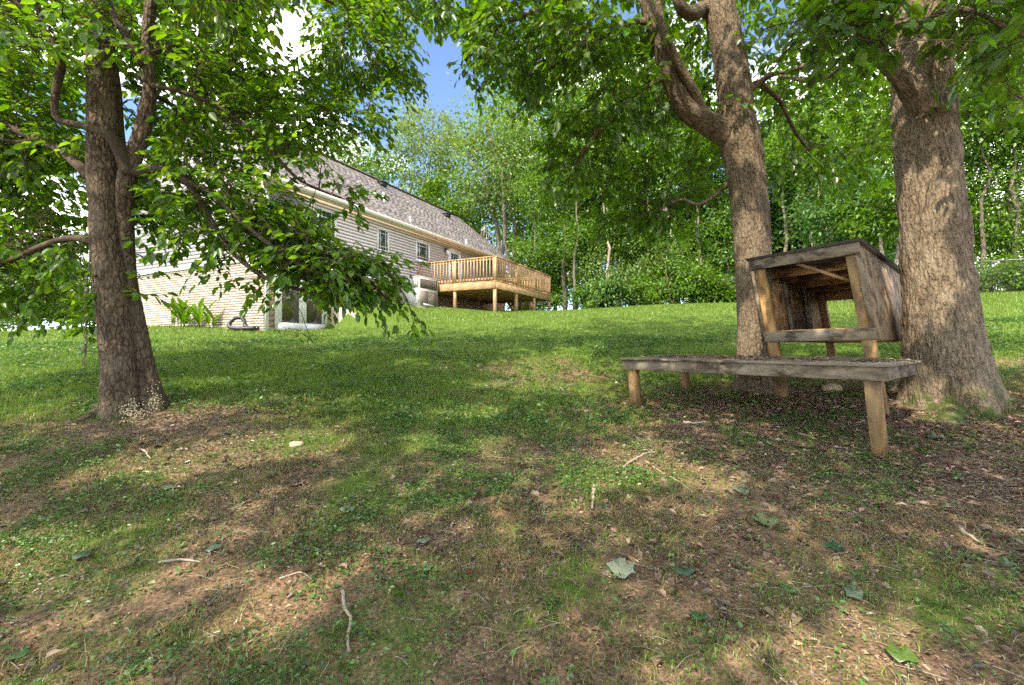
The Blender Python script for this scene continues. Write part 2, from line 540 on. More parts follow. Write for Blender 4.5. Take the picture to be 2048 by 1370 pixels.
def m_brick():
    m, nt, out = new_mat('buff_brick')
    a = nd(nt, 'Attribute', attribute_name='col').outputs['Color']
    n = noise(nt, obj_coord(nt), 30, 4, .65)
    c = mixc(nt, 1.0, a, ramp(nt, n, [(.25, .75), (.75, 1.15)]), 'MULTIPLY')
    principled(nt, out, c, .9, n, .3, .003, .2)
    return m
M['brick'] = m_brick()
M['mortar'] = m_flat('mortar', (.50, .43, .34), .95, .1, 14)

def m_glass(name, color):
    m, nt, out = new_mat(name)
    principled(nt, out, color, .04, None, spec=.9)
    return m
M['pane'] = m_glass('window_glass', (.022, .045, .036))
M['pane_door'] = m_glass('door_glass', (.07, .055, .04))

def m_ground():
    m, nt, out = new_mat('ground_soil')
    oc = obj_coord(nt)
    b = nd(nt, 'Attribute', attribute_name='bare').outputs['Fac']
    n1 = noise(nt, oc, 1.1, 5, .6)
    n2 = noise(nt, oc, 9.0, 5, .65)
    n3 = noise(nt, oc, 60.0, 4, .7)
    soil = ramp(nt, n2, [(.28, (.065, .045, .029)), (.5, (.160, .106, .066)), (.72, (.28, .182, .112))])
    soil = mixc(nt, ramp(nt, n1, [(.52, 0), (.72, .75)]), soil, (.27, .165, .095))
    soil = mixc(nt, .9, soil, ramp(nt, n3, [(.34, .28), (.66, 1.7)]), 'MULTIPLY')
    turf = ramp(nt, n2, [(.3, (.055, .105, .016)), (.7, (.105, .17, .028))])
    turf = mixc(nt, .6, turf, ramp(nt, n3, [(.3, .5), (.7, 1.5)]), 'MULTIPLY')
    k = math_n(nt, 'ADD', b, math_n(nt, 'MULTIPLY', math_n(nt, 'SUBTRACT', n2, .5), .6))
    c = mixc(nt, ramp(nt, k, [(.12, 0), (.42, 1)]), turf, soil)
    h = math_n(nt, 'ADD', n2, math_n(nt, 'MULTIPLY', n3, .5))
    principled(nt, out, c, .95, h, .7, .03, .15)
    return m
M['ground'] = m_ground()

# ------------------------------------------------------------------ ground sheet
def axis(lo, hi, n, p=2.4):
    t = np.linspace(-1, 1, n)
    v = np.sign(t) * np.abs(t) ** p
    return np.where(v < 0, -v * lo, v * hi)
gx = axis(-420, 420, 280, 3.4) + 0.5
gy = axis(-420, 420, 320, 3.4) + 5.0
GX, GY = np.meshgrid(gx, gy)
GZ = ground(GX.ravel(), GY.ravel())
BA = bare(GX.ravel(), GY.ravel())
gi = (np.arange(len(gy) - 1)[:, None] * len(gx) + np.arange(len(gx) - 1)[None]).ravel()
gf = np.stack([gi, gi + 1, gi + 1 + len(gx), gi + len(gx)], 1)
g_obj = np_mesh('ground', np.stack([GX.ravel(), GY.ravel(), GZ], 1), [gf], M['ground'], None, None, True, {'bare': ('FLOAT', BA)})
tag(g_obj, 'sloping back yard of lawn, soil and leaf litter', None, None, 'structure')

# ------------------------------------------------------------------ leaf meshes
def leaf_mesh(pos, axis_, nrm, L, W, full=True, droop=.12, fold=.16):
    pos = np.asarray(pos, float); ax = unit(axis_)
    nr = unit(nrm - ax * (nrm * ax).sum(-1, keepdims=True))
    sd = np.cross(nr, ax)
    L = np.asarray(L)[:, None]; W = np.asarray(W)[:, None]
    if full:
        v = np.stack([pos,
                      pos + ax * .28 * L + sd * .46 * W + nr * fold * W,
                      pos + ax * .66 * L + sd * .40 * W + nr * (fold * W - droop * .4 * L),
                      pos + ax * L - nr * droop * L,
                      pos + ax * .66 * L - sd * .40 * W + nr * (fold * W - droop * .4 * L),
                      pos + ax * .28 * L - sd * .46 * W + nr * fold * W], 1)
        n = len(pos)
        b = np.arange(n)[:, None] * 6
        f = np.concatenate([b + np.array([0, 3, 2, 1]), b + np.array([0, 5, 4, 3])])
        return v.reshape(-1, 3), f, 6
    v = np.stack([pos, pos + ax * .45 * L + sd * .5 * W + nr * fold * W, pos + ax * L - nr * droop * L, pos + ax * .45 * L - sd * .5 * W + nr * fold * W], 1)
    n = len(pos)
    b = np.arange(n)[:, None] * 4
    f = np.concatenate([b + np.array([0, 2, 1]), b + np.array([0, 3, 2])])
    return v.reshape(-1, 3), f, 4

def pal(n, colors, jit=.18, r=None):
    r = r or rng
    c = np.asarray(colors, float)[r.integers(0, len(colors), n)]
    return c * (1 + jit * r.standard_normal((n, 1))).clip(.45, 1.7) * (1 + .06 * r.standard_normal((n, 3)))

GREENS = [(0.08, 0.189, 0.011), (0.099, 0.222, 0.013), (0.067, 0.164, 0.013), (0.132, 0.253, 0.014), (0.117, 0.217, 0.013)]
GREENS_DARK = [(0.07, 0.159, 0.013), (0.086, 0.185, 0.015), (0.06, 0.14, 0.014), (0.107, 0.205, 0.017)]
GREENS_YEL = [(0.132, 0.262, 0.025), (0.103, 0.228, 0.025), (0.155, 0.274, 0.035), (0.08, 0.194, 0.025)]
GREENS_BLUE = [(0.073, 0.18, 0.038), (0.088, 0.21, 0.042), (0.062, 0.15, 0.032), (0.106, 0.222, 0.048)]
GREENS_PALE = [(0.196, 0.276, 0.072), (0.149, 0.236, 0.061), (0.218, 0.299, 0.094), (0.121, 0.201, 0.05)]

class Leaves:
    def __init__(s):
        s.p, s.a, s.n, s.L, s.w = [], [], [], [], .55
    def add(s, p, a, n, L):
        s.p.append(p); s.a.append(a); s.n.append(n); s.L.append(L)
    def arrays(s):
        return np.concatenate([np.atleast_2d(x) for x in s.p]), np.concatenate([np.atleast_2d(x) for x in s.a]), np.concatenate([np.atleast_2d(x) for x in s.n]), np.concatenate([np.atleast_1d(x) for x in s.L])

def spray(lv, mb, start, end, width, leafL, tw=.11, droop=.25, arch=.10, r0=None):
    """one leafy branchlet: a stem, alternate side twigs in a layer, leaves along them"""
    start, end = np.asarray(start, float), np.asarray(end, float)
    d = end - start
    L = np.linalg.norm(d)
    if L < .05:
        return
    t = np.linspace(0, 1, 6)[:, None]
    path = start + d * t + np.array([0, 0, 1.0]) * arch * L * 4 * t * (1 - t) + rng.standard_normal((6, 3)) * .018 * L * np.minimum(t * 3, 1)
    r0 = r0 or (.004 + .005 * L)
    mb.tube(path, np.linspace(r0, .0016, 6), 4, False)
    n = max(4, int(L / tw))
    up = np.array([0, 0, 1.0])
    side0 = rng.integers(0, 2)
    tilt = rng.standard_normal(3) * .22
    nrm0 = unit(up + tilt)
    for i in range(n):
        tt = .12 + .88 * (i + rng.random() * .6) / n
        tt = min(tt, 1.0)
        k = tt * 5
        k0 = min(int(k), 4)
        p = path[k0] + (path[k0 + 1] - path[k0]) * (k - k0)
        md = unit(path[k0 + 1] - path[k0])
        sd = np.cross(nrm0, md)
        sgn = 1 if (i + side0) % 2 else -1
        ang = R(rng.uniform(28, 68))
        td = unit(md * math.cos(ang) + sd * sgn * math.sin(ang) + up * rng.uniform(-.38, .12))
        tl = width * (1 - .55 * tt) * rng.uniform(.55, 1.1)
        q = p + td * tl - up * droop * tl * .35
        mb.tube(np.array([p, (p + q) / 2 + up * .04 * tl, q]), [.0028, .002, .001], 3, False)
        m = max(2, int(tl / (leafL * .50)))
        js = (np.arange(m) + .5 + rng.random(m) * .4) / m
        sg = np.where(np.arange(m) % 2, 1.0, -1.0)
        lp = p + (q - p) * js[:, None] + up * .03 * tl
        s2 = np.cross(nrm0, td)
        ax = td[None] * rng.uniform(.35, .9, (m, 1)) + s2[None] * sg[:, None] * rng.uniform(.4, 1.0, (m, 1)) + up[None] * (-droop * rng.uniform(.3, 1.9, (m, 1)))
        nr = up[None] * .9 + rng.standard_normal((m, 3)) * .42 + nrm0[None] * .3
        lv.add(lp, ax, nr, leafL * rng.uniform(.48, 1.32, m))
        lv.add(q, td + up * -droop, up + rng.standard_normal(3) * .35, np.array([leafL * rng.uniform(.8, 1.2)]))

def finish_crown(name, lv, mat, parent, colors, aspect=.56, full=True, jit=.2, keep=None):
    p, a, n, L = lv.arrays()
    if keep is not None:
        k = keep(p)
        p, a, n, L = p[k], a[k], n[k], L[k]
    v, f, k = leaf_mesh(p, a, n, L, L * aspect * rng.uniform(.85, 1.15, len(L)), full)
    c = pal(len(p), colors, jit)
    return np_mesh(name, v, [f], mat, parent, np.repeat(c, k, 0))

def clumps(lv, centers, per, sig, leafL, flat=.6, outward=None):
    for c in centers:
        m = int(per * rng.uniform(.5, 1.5))
        q = rng.standard_normal((m, 3)) * sig * np.array([1, 1, flat]) * rng.uniform(.6, 1.35)
        out = unit(q + (0 if outward is None else unit(c - outward) * sig * 1.2))
        nr = np.array([0, 0, .7]) + out * .5 + rng.standard_normal((m, 3)) * .55
        ax = out * .7 + rng.standard_normal((m, 3)) * .6 + np.array([0, 0, -.35])
        lv.add(c + q, ax, nr, leafL * rng.uniform(.6, 1.3, m))

# ---- openings cut through the crowns along sun rays, shaped to light chosen spots
sun_patches = [(350, 925, .40), (470, 905, .42), (590, 885, .38), (650, 890, .25), (230, 935, .25), (1300, 925, .42), (1235, 935, .30), (1390, 950, .28), (850, 880, .25), (960, 830, .3), (880, 830, .2),
               (400, 765, .3), (380, 820, .25), (40, 1120, .35), (1720, 1310, .28), (1180, 960, .2), (980, 885, .22), (830, 725, .3), (700, 800, .15),
               (2000, 720, .5), (1000, 770, .3), (560, 1230, .2), (650, 1180, .16)]
_sp = [(ground_hit(a, b), r) for a, b, r in sun_patches]
# bright places on the three trunks
_sp += [(P(230, 520, 4.3), .22), (P(235, 740, 4.3), .28), (P(1500, 420, 5.9), .3), (P(1490, 600, 5.9), .3), (P(1850, 420, 4.7), .4), (P(1850, 260, 4.7), .35), (P(1830, 720, 4.7), .4), (P(1500, 230, 5.9), .25),
        (P(1640, 520, 5.0), .25), (P(250, 640, 4.3), .16)]
def shade_keep(p):
    """leaves not in the way of those sun flecks"""
    k = np.ones(len(p), bool)
    for g, r in _sp:
        q = p - g
        t = q @ SUN_V
        dist = np.linalg.norm(q - t[:, None] * SUN_V, axis=1)
        k &= ~((dist < r) & (t > .5))
    return k

# ------------------------------------------------------------------ house
house = tag(empty('house', (W0[0], W0[1], 0), math.atan2(U2[1], U2[0])),
            'pale grey sided house on a buff brick base with a long shingled roof', 'house')
X0, X1, HD = -7.1, 8.3, 7.2          # long wall from X0 to X1, house depth
ZB, ZS, ZE, ZR = 1.2, 4.0, 6.30, 9.6  # base, siding start, eave, ridge
EV = 0.42                            # eave overhang
SL = (ZR - ZE) / (HD / 2 + EV)

core = MB()
# closed body behind the cladding (with gable)
cv = []
for x in (X0 + .03, X1 - .03):
    cv += [(x, .03, ZB), (x, HD - .03, ZB), (x, HD - .03, ZE + .2), (x, HD / 2, ZR - .25), (x, .03, ZE + .2)]
core.add(cv, [np.array([[4, 3, 2, 1, 0], [5, 6, 7, 8, 9]]), np.array([[0, 5, 9, 4], [1, 2, 7, 6], [4, 9, 8, 3], [2, 3, 8, 7], [0, 1, 6, 5]])])
core.build('wall_core', M['mortar'], house)

# siding: one plank object per course, lapped
def plank(parent, pts_lo, pts_hi, nrm, name='plank'):
    """lapped board from lower edge pts to upper edge pts, thicker at the lower edge"""
    a, b = np.asarray(pts_lo[0], float), np.asarray(pts_lo[1], float)
    c, d = np.asarray(pts_hi[1], float), np.asarray(pts_hi[0], float)
    n = np.asarray(nrm, float)
    v = [a + n * .018, b + n * .018, c + n * .008, d + n * .008, a - n * .004, b - n * .004, c - n * .004, d - n * .004]
    f = np.array([(0, 1, 2, 3), (5, 4, 7, 6), (4, 5, 1, 0), (3, 2, 6, 7), (4, 0, 3, 7), (1, 5, 6, 2)])
    return MB().add(v, [f]).build(name, M['siding'], parent)

lw = MB().span((X0 + .02, .005, ZS - .02), (X1 - .02, .028, ZE)).build('long_wall', M['siding'], house)
CO = .118
z = ZS
while z < ZE - .03:
    zt = min(z + CO, ZE)
    plank(lw, [(X0, 0, z), (X1, 0, z)], [(X0, 0, zt), (X1, 0, zt)], (0, -1, 0))
    z += CO
gw = MB()
gw.add([(X0 + .028, 0.04, ZS), (X0 + .028, HD - .04, ZS), (X0 + .028, HD - .04, ZE), (X0 + .028, HD / 2, ZR - .2), (X0 + .028, .04, ZE)], [np.array([[0, 1, 2, 3, 4]])])
gw = gw.build('gable_wall', M['siding'], house)
z = ZS
def gy_at(z):
    return 0.0 if z < ZE + SL * EV else (z - ZE) / SL - EV
while z < ZR - .2:
    zt = min(z + CO, ZR - .1)
    y0, y1 = gy_at(z), gy_at(zt)
    plank(gw, [(X0, HD - y0, z), (X0, y0, z)], [(X0, HD - y1, zt), (X0, y1, zt)], (-1, 0, 0))
    z += CO
# corner trims
MB().span((X0 - .03, -.03, ZS - .01), (X0 + .07, .0, ZE)).span((X0 - .03, .001, ZS - .01), (X0 - .001, .08, ZE)).build('corner_board', M['white'], house)

# brick base: real bricks with recessed mortar
def brick_panel(name, x_axis, length, z0, z1, origin, nrm, holes=(), cols=None):
    x_axis = np.array(x_axis, float); nrm = np.array(nrm, float); origin = np.array(origin, float)
    bl, bh, j = .203, .0675, .011
    V, Fc, C = [], [], []
    rows = int((z1 - z0) / (bh + j))
    unitv = np.array([(x, y, z) for x in (0, 1) for y in (0, 1) for z in (0, 1)], float)
    bf = np.array([(0, 1, 3, 2), (4, 6, 7, 5), (0, 4, 5, 1), (2, 3, 7, 6), (0, 2, 6, 4), (1, 5, 7, 3)])
    base = 0
    for r in range(rows):
        zz = z0 + r * (bh + j)
        x = -(bl + j) / 2 if r % 2 else 0.0
        while x < length:
            a, b = max(x, 0), min(x + bl, length)
            x += bl + j
            if b - a < .03:
                continue
            if any(h[0] < b and h[1] > a and h[2] < zz + bh and h[3] > zz for h in holes):
                continue
            pr = rng.uniform(.012, .018)
            v = unitv * np.array([b - a, pr + .01, bh]) + np.array([a, -.01, zz])
            V.append(origin + v[:, :1] * x_axis + v[:, 1:2] * nrm + v[:, 2:] * np.array([0, 0, 1.0]))
            Fc.append(bf + base)
            base += 8
            C.append(cols[rng.integers(len(cols))])
    o = np_mesh(name, np.concatenate(V), [np.concatenate(Fc)], M['brick'], house, np.repeat(np.array(C), 8, 0))
    o['kind'] = 'stuff'
    return o
BUFF_SUNLIT = [(0.511, 0.428, 0.361), (0.469, 0.378, 0.305), (0.543, 0.47, 0.407), (0.445, 0.353, 0.286), (0.494, 0.386, 0.315), (0.56, 0.496, 0.443)]  # brick tones paled to carry the glare of sun on the gable
brick_panel('gable_bricks', (0, 1, 0), HD, ZB + .2, ZS - .08, (X0 + .02, 0, 0), (-1, 0, 0), cols=BUFF_SUNLIT)
DX0, DX1 = -6.68, -4.92
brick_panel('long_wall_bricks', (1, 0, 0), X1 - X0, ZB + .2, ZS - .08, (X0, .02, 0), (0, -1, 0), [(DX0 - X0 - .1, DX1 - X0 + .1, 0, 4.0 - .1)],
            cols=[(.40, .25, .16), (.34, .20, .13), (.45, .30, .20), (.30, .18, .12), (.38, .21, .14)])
MB().span((X0 - .03, -.035, ZS - .085), (X1, .02, ZS - .002)).build('water_table', M['white'], house)
MB().span((X0 - .035, .02, ZS - .086), (X0 + .02, HD, ZS - .003)).build('water_table', M['white'], house)

# roof
roof = MB()
XR0, XR1 = X0 - .32, X1 + .32
th = .14
for sgn in (0, 1):
    f = (lambda y: y) if sgn == 0 else (lambda y: HD - y)
    e, rdg = f(-EV), f(HD / 2)
    v = []
    for x in (XR0, XR1):
        v += [(x, e, ZE), (x, rdg, ZR), (x, rdg, ZR - th), (x, e, ZE - .05)]
    q = np.array([(0, 4, 5, 1), (3, 2, 6, 7), (0, 3, 7, 4), (0, 1, 2, 3), (4, 7, 6, 5), (1, 5, 6, 2)])
    roof.add(v, [q if sgn == 0 else q[:, ::-1]])
roof = roof.build('roof', M['roofvent_black'], house)
# shingle courses on the two slopes
V, Fc, C, base = [], [], [], 0
bf = np.array([(0, 1, 3, 2), (4, 6, 7, 5), (0, 4, 5, 1), (2, 3, 7, 6), (0, 2, 6, 4), (1, 5, 7, 3)])
SLEN = math.hypot(HD / 2 + EV, ZR - ZE)
ca, sa = (HD / 2 + EV) / SLEN, (ZR - ZE) / SLEN
SH = [(0.263, 0.232, 0.219), (0.22, 0.196, 0.19), (0.306, 0.272, 0.252), (0.189, 0.169, 0.167), (0.287, 0.245, 0.216), (0.342, 0.311, 0.292)]
ncr = int(SLEN / .145)
for slope in (0, 1):
    tabw = .32 if slope == 0 else 1.6
    for r in range(ncr):
        s0, s1 = r * .145, r * .145 + .165
        x = XR0 - tabw * rng.random()
        while x < XR1:
            a, b = max(x, XR0), min(x + tabw - .008, XR1)
            x += tabw
            if b - a < .02:
                continue
            h0 = .030 + rng.uniform(-.003, .004)
            pts = []
            for xx in (a, b):
                for (ss, hh) in ((s0, .004), (s0, h0), (s1, .004), (s1, .014)):
                    y = -EV + ss * ca - hh * sa
                    zz = ZE + ss * sa + hh * ca
                    pts.append((xx, y if slope == 0 else HD - y, zz))
            p = np.array(pts)[[0, 1, 2, 3, 4, 5, 6, 7]]
            V.append(p)
            # corners order: x(2) * [low-bottom, low-top, high-bottom, high-top]
            Fc.append((np.array([(0, 1, 3, 2), (4, 6, 7, 5), (0, 4, 5, 1), (1, 5, 7, 3), (2, 3, 7, 6)]) if slope == 0 else np.array([(2, 3, 1, 0), (5, 7, 6, 4), (1, 5, 4, 0), (3, 7, 5, 1), (6, 7, 3, 2)])) + base)
            base += 8
            C.append(np.array(SH[rng.integers(len(SH))]) * rng.uniform(.85, 1.12))
sh = np_mesh('shingles', np.concatenate(V), [np.concatenate(Fc)], M['shingle'], roof, np.repeat(np.array(C), 8, 0))
sh['kind'] = 'stuff'
MB().box(((XR0 + XR1) / 2, HD / 2, ZR + .03), (XR1 - XR0, .26, .03)).build('ridge_cap', M['metal_dark'], roof)
def roof_pt(px, py):
    """where a sight line meets the front slope, in house coordinates"""
    d = np.linspace(8, 45, 4000)
    Xw, Zw = (px - 1024) / F * d, CAM_Z + (690 - py) / F * d
    s, t = to_house(Xw, d)
    k = np.nonzero((t > -EV) & (Zw < ZE + (t + EV) * SL))[0]
    k = k[0] if len(k) else 0
    return np.array([s[k], t[k], ZE + (t[k] + EV) * SL])
for px, py, r, h in ((766, 403, .045, .38), (820, 443, .035, .22), (932, 488, .035, .22)):
    q = roof_pt(px, py)
    MB().tube([q + (0, 0, -.05), q + (0, 0, h)], [r, r], 12).tube([q + (0, 0, -.05), q + (0, 0, .09)], [r * 1.9, r * 1.25], 12).build('vent_pipe', M['white'], roof, True)
for px, py in ((764, 372), (893, 434)):
    q = roof_pt(px, py)
    m = MB()
    m.span(q + (-.17, -.17, .0), q + (.17, .17, .16)).span(q + (-.21, -.23, .161), q + (.21, .21, .20))
    m.build('box_vent', M['roofvent_black'], roof)

# soffit, fascia, gutter, frieze, downspout
MB().span((XR0, -EV + .03, ZE - .075), (XR1, .02, ZE - .053)).build('soffit', M['soffit'], house)
MB().span((XR0, -EV - .0, ZE - .17), (XR1, -EV + .028, ZE - .02)).build('fascia', M['soffit'], house)
MB().span((X0, -.045, ZE - .20), (X1, -.027, ZE - .077)).build('frieze_board', M['soffit'], house)
gp = [(-.002, 0), (-.11, 0), (-.125, -.04), (-.10, -.10), (-.06, -.125), (-.002, -.125)]
gv = [(x, -EV + y, ZE + .005 + zz) for x in (XR0, XR1) for y, zz in gp]
MB().add(gv, [np.array([(i, (i + 1) % 6, 6 + (i + 1) % 6, 6 + i) for i in range(6)]), np.array([range(5, -1, -1), range(6, 12)])]).build('gutter', M['gutter'], house)
MB().span((X0 - .02, -.13, ZB + .55), (X0 + .07, -.055, ZE - .4)).build('downspout', M['white'], house)
# rake boards of the gable end
for sg in (0, 1):
    f = (lambda y: y) if sg == 0 else (lambda y: HD - y)
    v = []
    for x in (XR0 - .025, XR0 - .002):
        v += [(x, f(-EV), ZE - .18), (x, f(HD / 2), ZR - .17), (x, f(HD / 2), ZR + .01), (x, f(-EV), ZE + .0)]
    q = np.array([(0, 1, 2, 3), (7, 6, 5, 4), (0, 4, 5, 1), (3, 2, 6, 7), (0, 3, 7, 4), (1, 5, 6, 2)])
    MB().add(v, [q if sg else q[:, ::-1]]).build('rake_board', M['soffit'], house)

def wall_s(px):
    k = (px - 1024) / F
    return (k * W0[1] - W0[0]) / (U2[0] - k * U2[1])
def wall_z(px, py, off=0):
    s = wall_s(px)
    d = W0[1] + s * U2[1]
    return CAM_Z + (690 - py) / F * d

def window(x0, x1, z0, z1, muntins=True, name='window'):
    w = MB()
    fr, o = .075, .045
    for a, b in (((x0, z0), (x1, z0 + fr)), ((x0, z1 - fr), (x1, z1)), ((x0, z0 + fr), (x0 + fr, z1 - fr)), ((x1 - fr, z0 + fr), (x1, z1 - fr))):
        w.span((a[0], -o - .03, a[1]), (b[0], -.0, b[1]))
    w = w.build(name, M['white'], house)
    MB().span((x0 + fr, -.040, z0 + fr), (x1 - fr, -.030, z1 - fr)).build('pane', M['pane'], w)
    MB().span((x0 - .03, -.105, z0 - .03), (x1 + .03, -.01, z0 - .001)).build('sill', M['white'], w)
    if muntins:
        iw = x1 - x0 - 2 * fr
        for fx in (.2, .8):
            MB().span((x0 + fr + iw * fx - .011, -.052, z0 + fr), (x0 + fr + iw * fx + .011, -.041, z1 - fr)).build('muntin', M['white'], w)
        ih = z1 - z0 - 2 * fr
        for fz in (.17, .83):
            MB().span((x0 + fr, -.050, z0 + fr + ih * fz - .011), (x1 - fr, -.0412, z0 + fr + ih * fz + .011)).build('muntin', M['white'], w)
    return w
window(wall_s(631), wall_s(670), wall_z(665, 500), wall_z(665, 424))
window(wall_s(752), wall_s(775.5), wall_z(764, 504), wall_z(764, 457))
window(wall_s(830), wall_s(857), wall_z(843, 524), wall_z(843, 484))
# door onto the deck
dx0, dx1, dz0 = wall_s(896), wall_s(920), 3.98
dr = MB().span((dx0, -.05, dz0), (dx0 + .09, 0, dz0 + 2.1)).span((dx1 - .09, -.05, dz0), (dx1, 0, dz0 + 2.1)).span((dx0 + .09, -.05, dz0 + 2.01), (dx1 - .09, 0, dz0 + 2.1)).build('deck_door', M['white'], house)
MB().span((dx0 + .09, -.036, dz0), (dx1 - .09, -.029, dz0 + 2.01)).build('door_leaf', M['white'], dr)
lw_ = (dx1 - dx0 - .18)
for i in range(3):
    for k in range(5):
        MB().span((dx0 + .2 + i * (lw_ - .22) / 3, -.046, dz0 + .35 + k * .31), (dx0 + .2 + (i + 1) * (lw_ - .22) / 3 - .03, -.037, dz0 + .35 + k * .31 + .28)).build('pane', M['pane'], dr)
# wall lantern
lx, lz = wall_s(889), wall_z(889, 505)
la = MB().span((lx - .05, -.06, lz + .05), (lx + .05, -.027, lz + .2)).tube([(lx, -.05, lz + .14), (lx, -.15, lz + .2), (lx, -.18, lz + .12)], .012, 6).tube([(lx, -.18, lz + .14), (lx, -.18, lz + .10)], [.03, .10], 10).build('wall_lantern', M['roofvent_black'], house)
MB().tube([(lx, -.18, lz + .10), (lx, -.18, lz + .0), (lx, -.18, lz - .09), (lx, -.18, lz - .12)], [.085, .10, .07, .02], 10).build('glass_globe', M['white'], la, True)

# french doors at the basement level
DZ = gz(*hw(-5.8, -.3)) - .02
fd = MB().span((DX0 - .09, -.06, DZ), (DX0, .02, DZ + 2.12)).span((DX1, -.06, DZ), (DX1 + .09, .02, DZ + 2.12)).span((DX0, -.06, DZ + 2.04), (DX1, .02, DZ + 2.12)).span((DX0, -.12, DZ - .1), (DX1, .02, DZ + .02)).build('french_door', M['white'], house)
mid = (DX0 + DX1) / 2
for a, b, hs in ((DX0 + .005, mid - .004, 1), (mid + .004, DX1 - .005, -1)):
    st = .13
    lf = MB()
    for p, q in (((a, DZ + .025), (b, DZ + .27)), ((a, DZ + 1.88), (b, DZ + 2.03)), ((a, DZ + .27), (a + st, DZ + 1.88)), ((b - st, DZ + .27), (b, DZ + 1.88))):
        lf.span((p[0], -.045, p[1]), (q[0], -.004, q[1]))
    lf = lf.build('door_leaf', M['white'], fd)
    MB().span((a + st, -.030, DZ + .27), (b - st, -.018, DZ + 1.88)).build('pane', M['pane_door'], lf)
    hx = b - .06 if hs == 1 else a + .06
    MB().tube([(hx, -.045, DZ + .98), (hx, -.10, DZ + .98)], .012, 8).tube([(hx, -.095, DZ + .98), (hx - .10 * hs, -.095, DZ + .98)], .010, 8).build('handle', M['galv'], lf)
MB().span((DX0 - .1, -.03, DZ + 2.125), (DX1 + .1, .02, ZS - .09)).build('door_head', M['soffit'], house)

# retaining wall beside the doors
rw = MB()
ret_top = CAM_Z + 1.42
v = []
for x in (-4.80, -4.60):
    v += [(x, -.04, 1.2), (x, -1.36, 1.2), (x, -1.36, ret_top - .42), (x, -.04, ret_top)]
q = np.array([(0, 1, 2, 3), (7, 6, 5, 4), (0, 4, 5, 1), (1, 5, 6, 2), (3, 2, 6, 7), (0, 3, 7, 4)])
rw.add(v, [q[:, ::-1]])
retw = rw.build('retaining_wall', M['stucco'])
retw.location = house.location; retw.rotation_euler = house.rotation_euler
tag(retw, 'short tan rendered retaining wall beside the white french doors', 'wall', None, 'thing')

# ------------------------------------------------------------------ deck
DK = (W0[0], W0[1], 0)
deck = tag(empty('deck', DK, house.rotation_euler[2]), 'raised timber deck with baluster railing against the house', 'deck')
DL, DD, DF = 5.77, 3.88, 3.95
def gl(x, y):
    w = hw(x, y)
    return gz(*w)
WN = M['wood_new']
posts = [(0, -DD), (1.95, -DD), (3.86, -DD), (DL, -DD), (0, -DD / 2), (DL, -DD / 2)]
for x, y in posts:
    board('post', (x + .05 * (1 if x == 0 else -1 if x == DL else 0), y + (.05 if y == -DD else 0), gl(x, y) - .15), (x + .05 * (1 if x == 0 else -1 if x == DL else 0), y + (.05 if y == -DD else 0), DF - .035), .115, .115, WN, deck, (0, 1, 0))
# rim joists
board('rim_joist', (-.02, -DD - .03, DF - .17), (DL + .02, -DD - .03, DF - .17), .04, .27, WN, deck)
board('rim_joist', (-.03, -DD - .008, DF - .171), (-.03, -.05, DF - .171), .04, .268, WN, deck)
board('rim_joist', (DL + .03, -DD - .008, DF - .171), (DL + .03, -.05, DF - .171), .04, .268, WN, deck)
for k in range(9):
    y = -DD + .25 + k * .405
    board('joist', (.0, y, DF - .14), (DL, y, DF - .14), .04, .2, WN, deck)
nb = 37
for k in range(nb):
    x = -.06 + (k + .5) * (DL + .12) / nb
    board('deck_board', (x, -DD - .07, DF - .018), (x, -.04, DF - .018), (DL + .12) / nb - .022, .034, WN, deck)
# railing
def rail_run(p, q, skip_first=True):
    p, q = np.array(p, float), np.array(q, float)
    board('top_rail', (*p, DF + .96), (*q, DF + .96), .14, .036, WN, deck)
    for zz in (.885, .10):
        board('rail', (*p, DF + zz), (*q, DF + zz), .04, .085, WN, deck)
    n = unit(np.array([-(q - p)[1], (q - p)[0]]))
    L = np.linalg.norm(q - p)
    m = int(round(L / .148))
    for i in range(m):
        a = p + (q - p) * (i + .5) / m - n * .04
        board('baluster', (*a, DF + .035), (*a, DF + .93), .036, .036, WN, deck, (*n, 0))
for x, y in [(.02, -DD + .02), (1.95, -DD + .02), (3.86, -DD + .02), (DL - .02, -DD + .02), (.02, -DD / 2), (.02, -.1), (DL - .02, -DD / 2), (DL - .02, -.1)]:
    board('rail_post', (x, y, DF - .02), (x, y, DF + .941), .095, .095, WN, deck, (0, 1, 0))
rail_run((.02, -.1), (.02, -DD / 2)); rail_run((.02, -DD / 2), (.02, -DD + .02))
rail_run((.02, -DD + .02), (1.95, -DD + .02)); rail_run((1.95, -DD + .02), (3.86, -DD + .02)); rail_run((3.86, -DD + .02), (DL - .02, -DD + .02))
rail_run((DL - .02, -DD + .02), (DL - .02, -DD / 2)); rail_run((DL - .02, -DD / 2), (DL - .02, -.1))
# stair at the far side of the deck
for k in range(6):
    board('stair_tread', (DL + .25 + k * .27, -2.6, DF - .2 - k * .19), (DL + .25 + k * .27, -1.4, DF - .2 - k * .19), .26, .036, WN, deck)
for y in (-2.62, -1.38):
    board('stair_stringer', (DL + .08, y, DF - .16), (DL + 1.75, y, DF - 1.33), .04, .24, WN, deck)

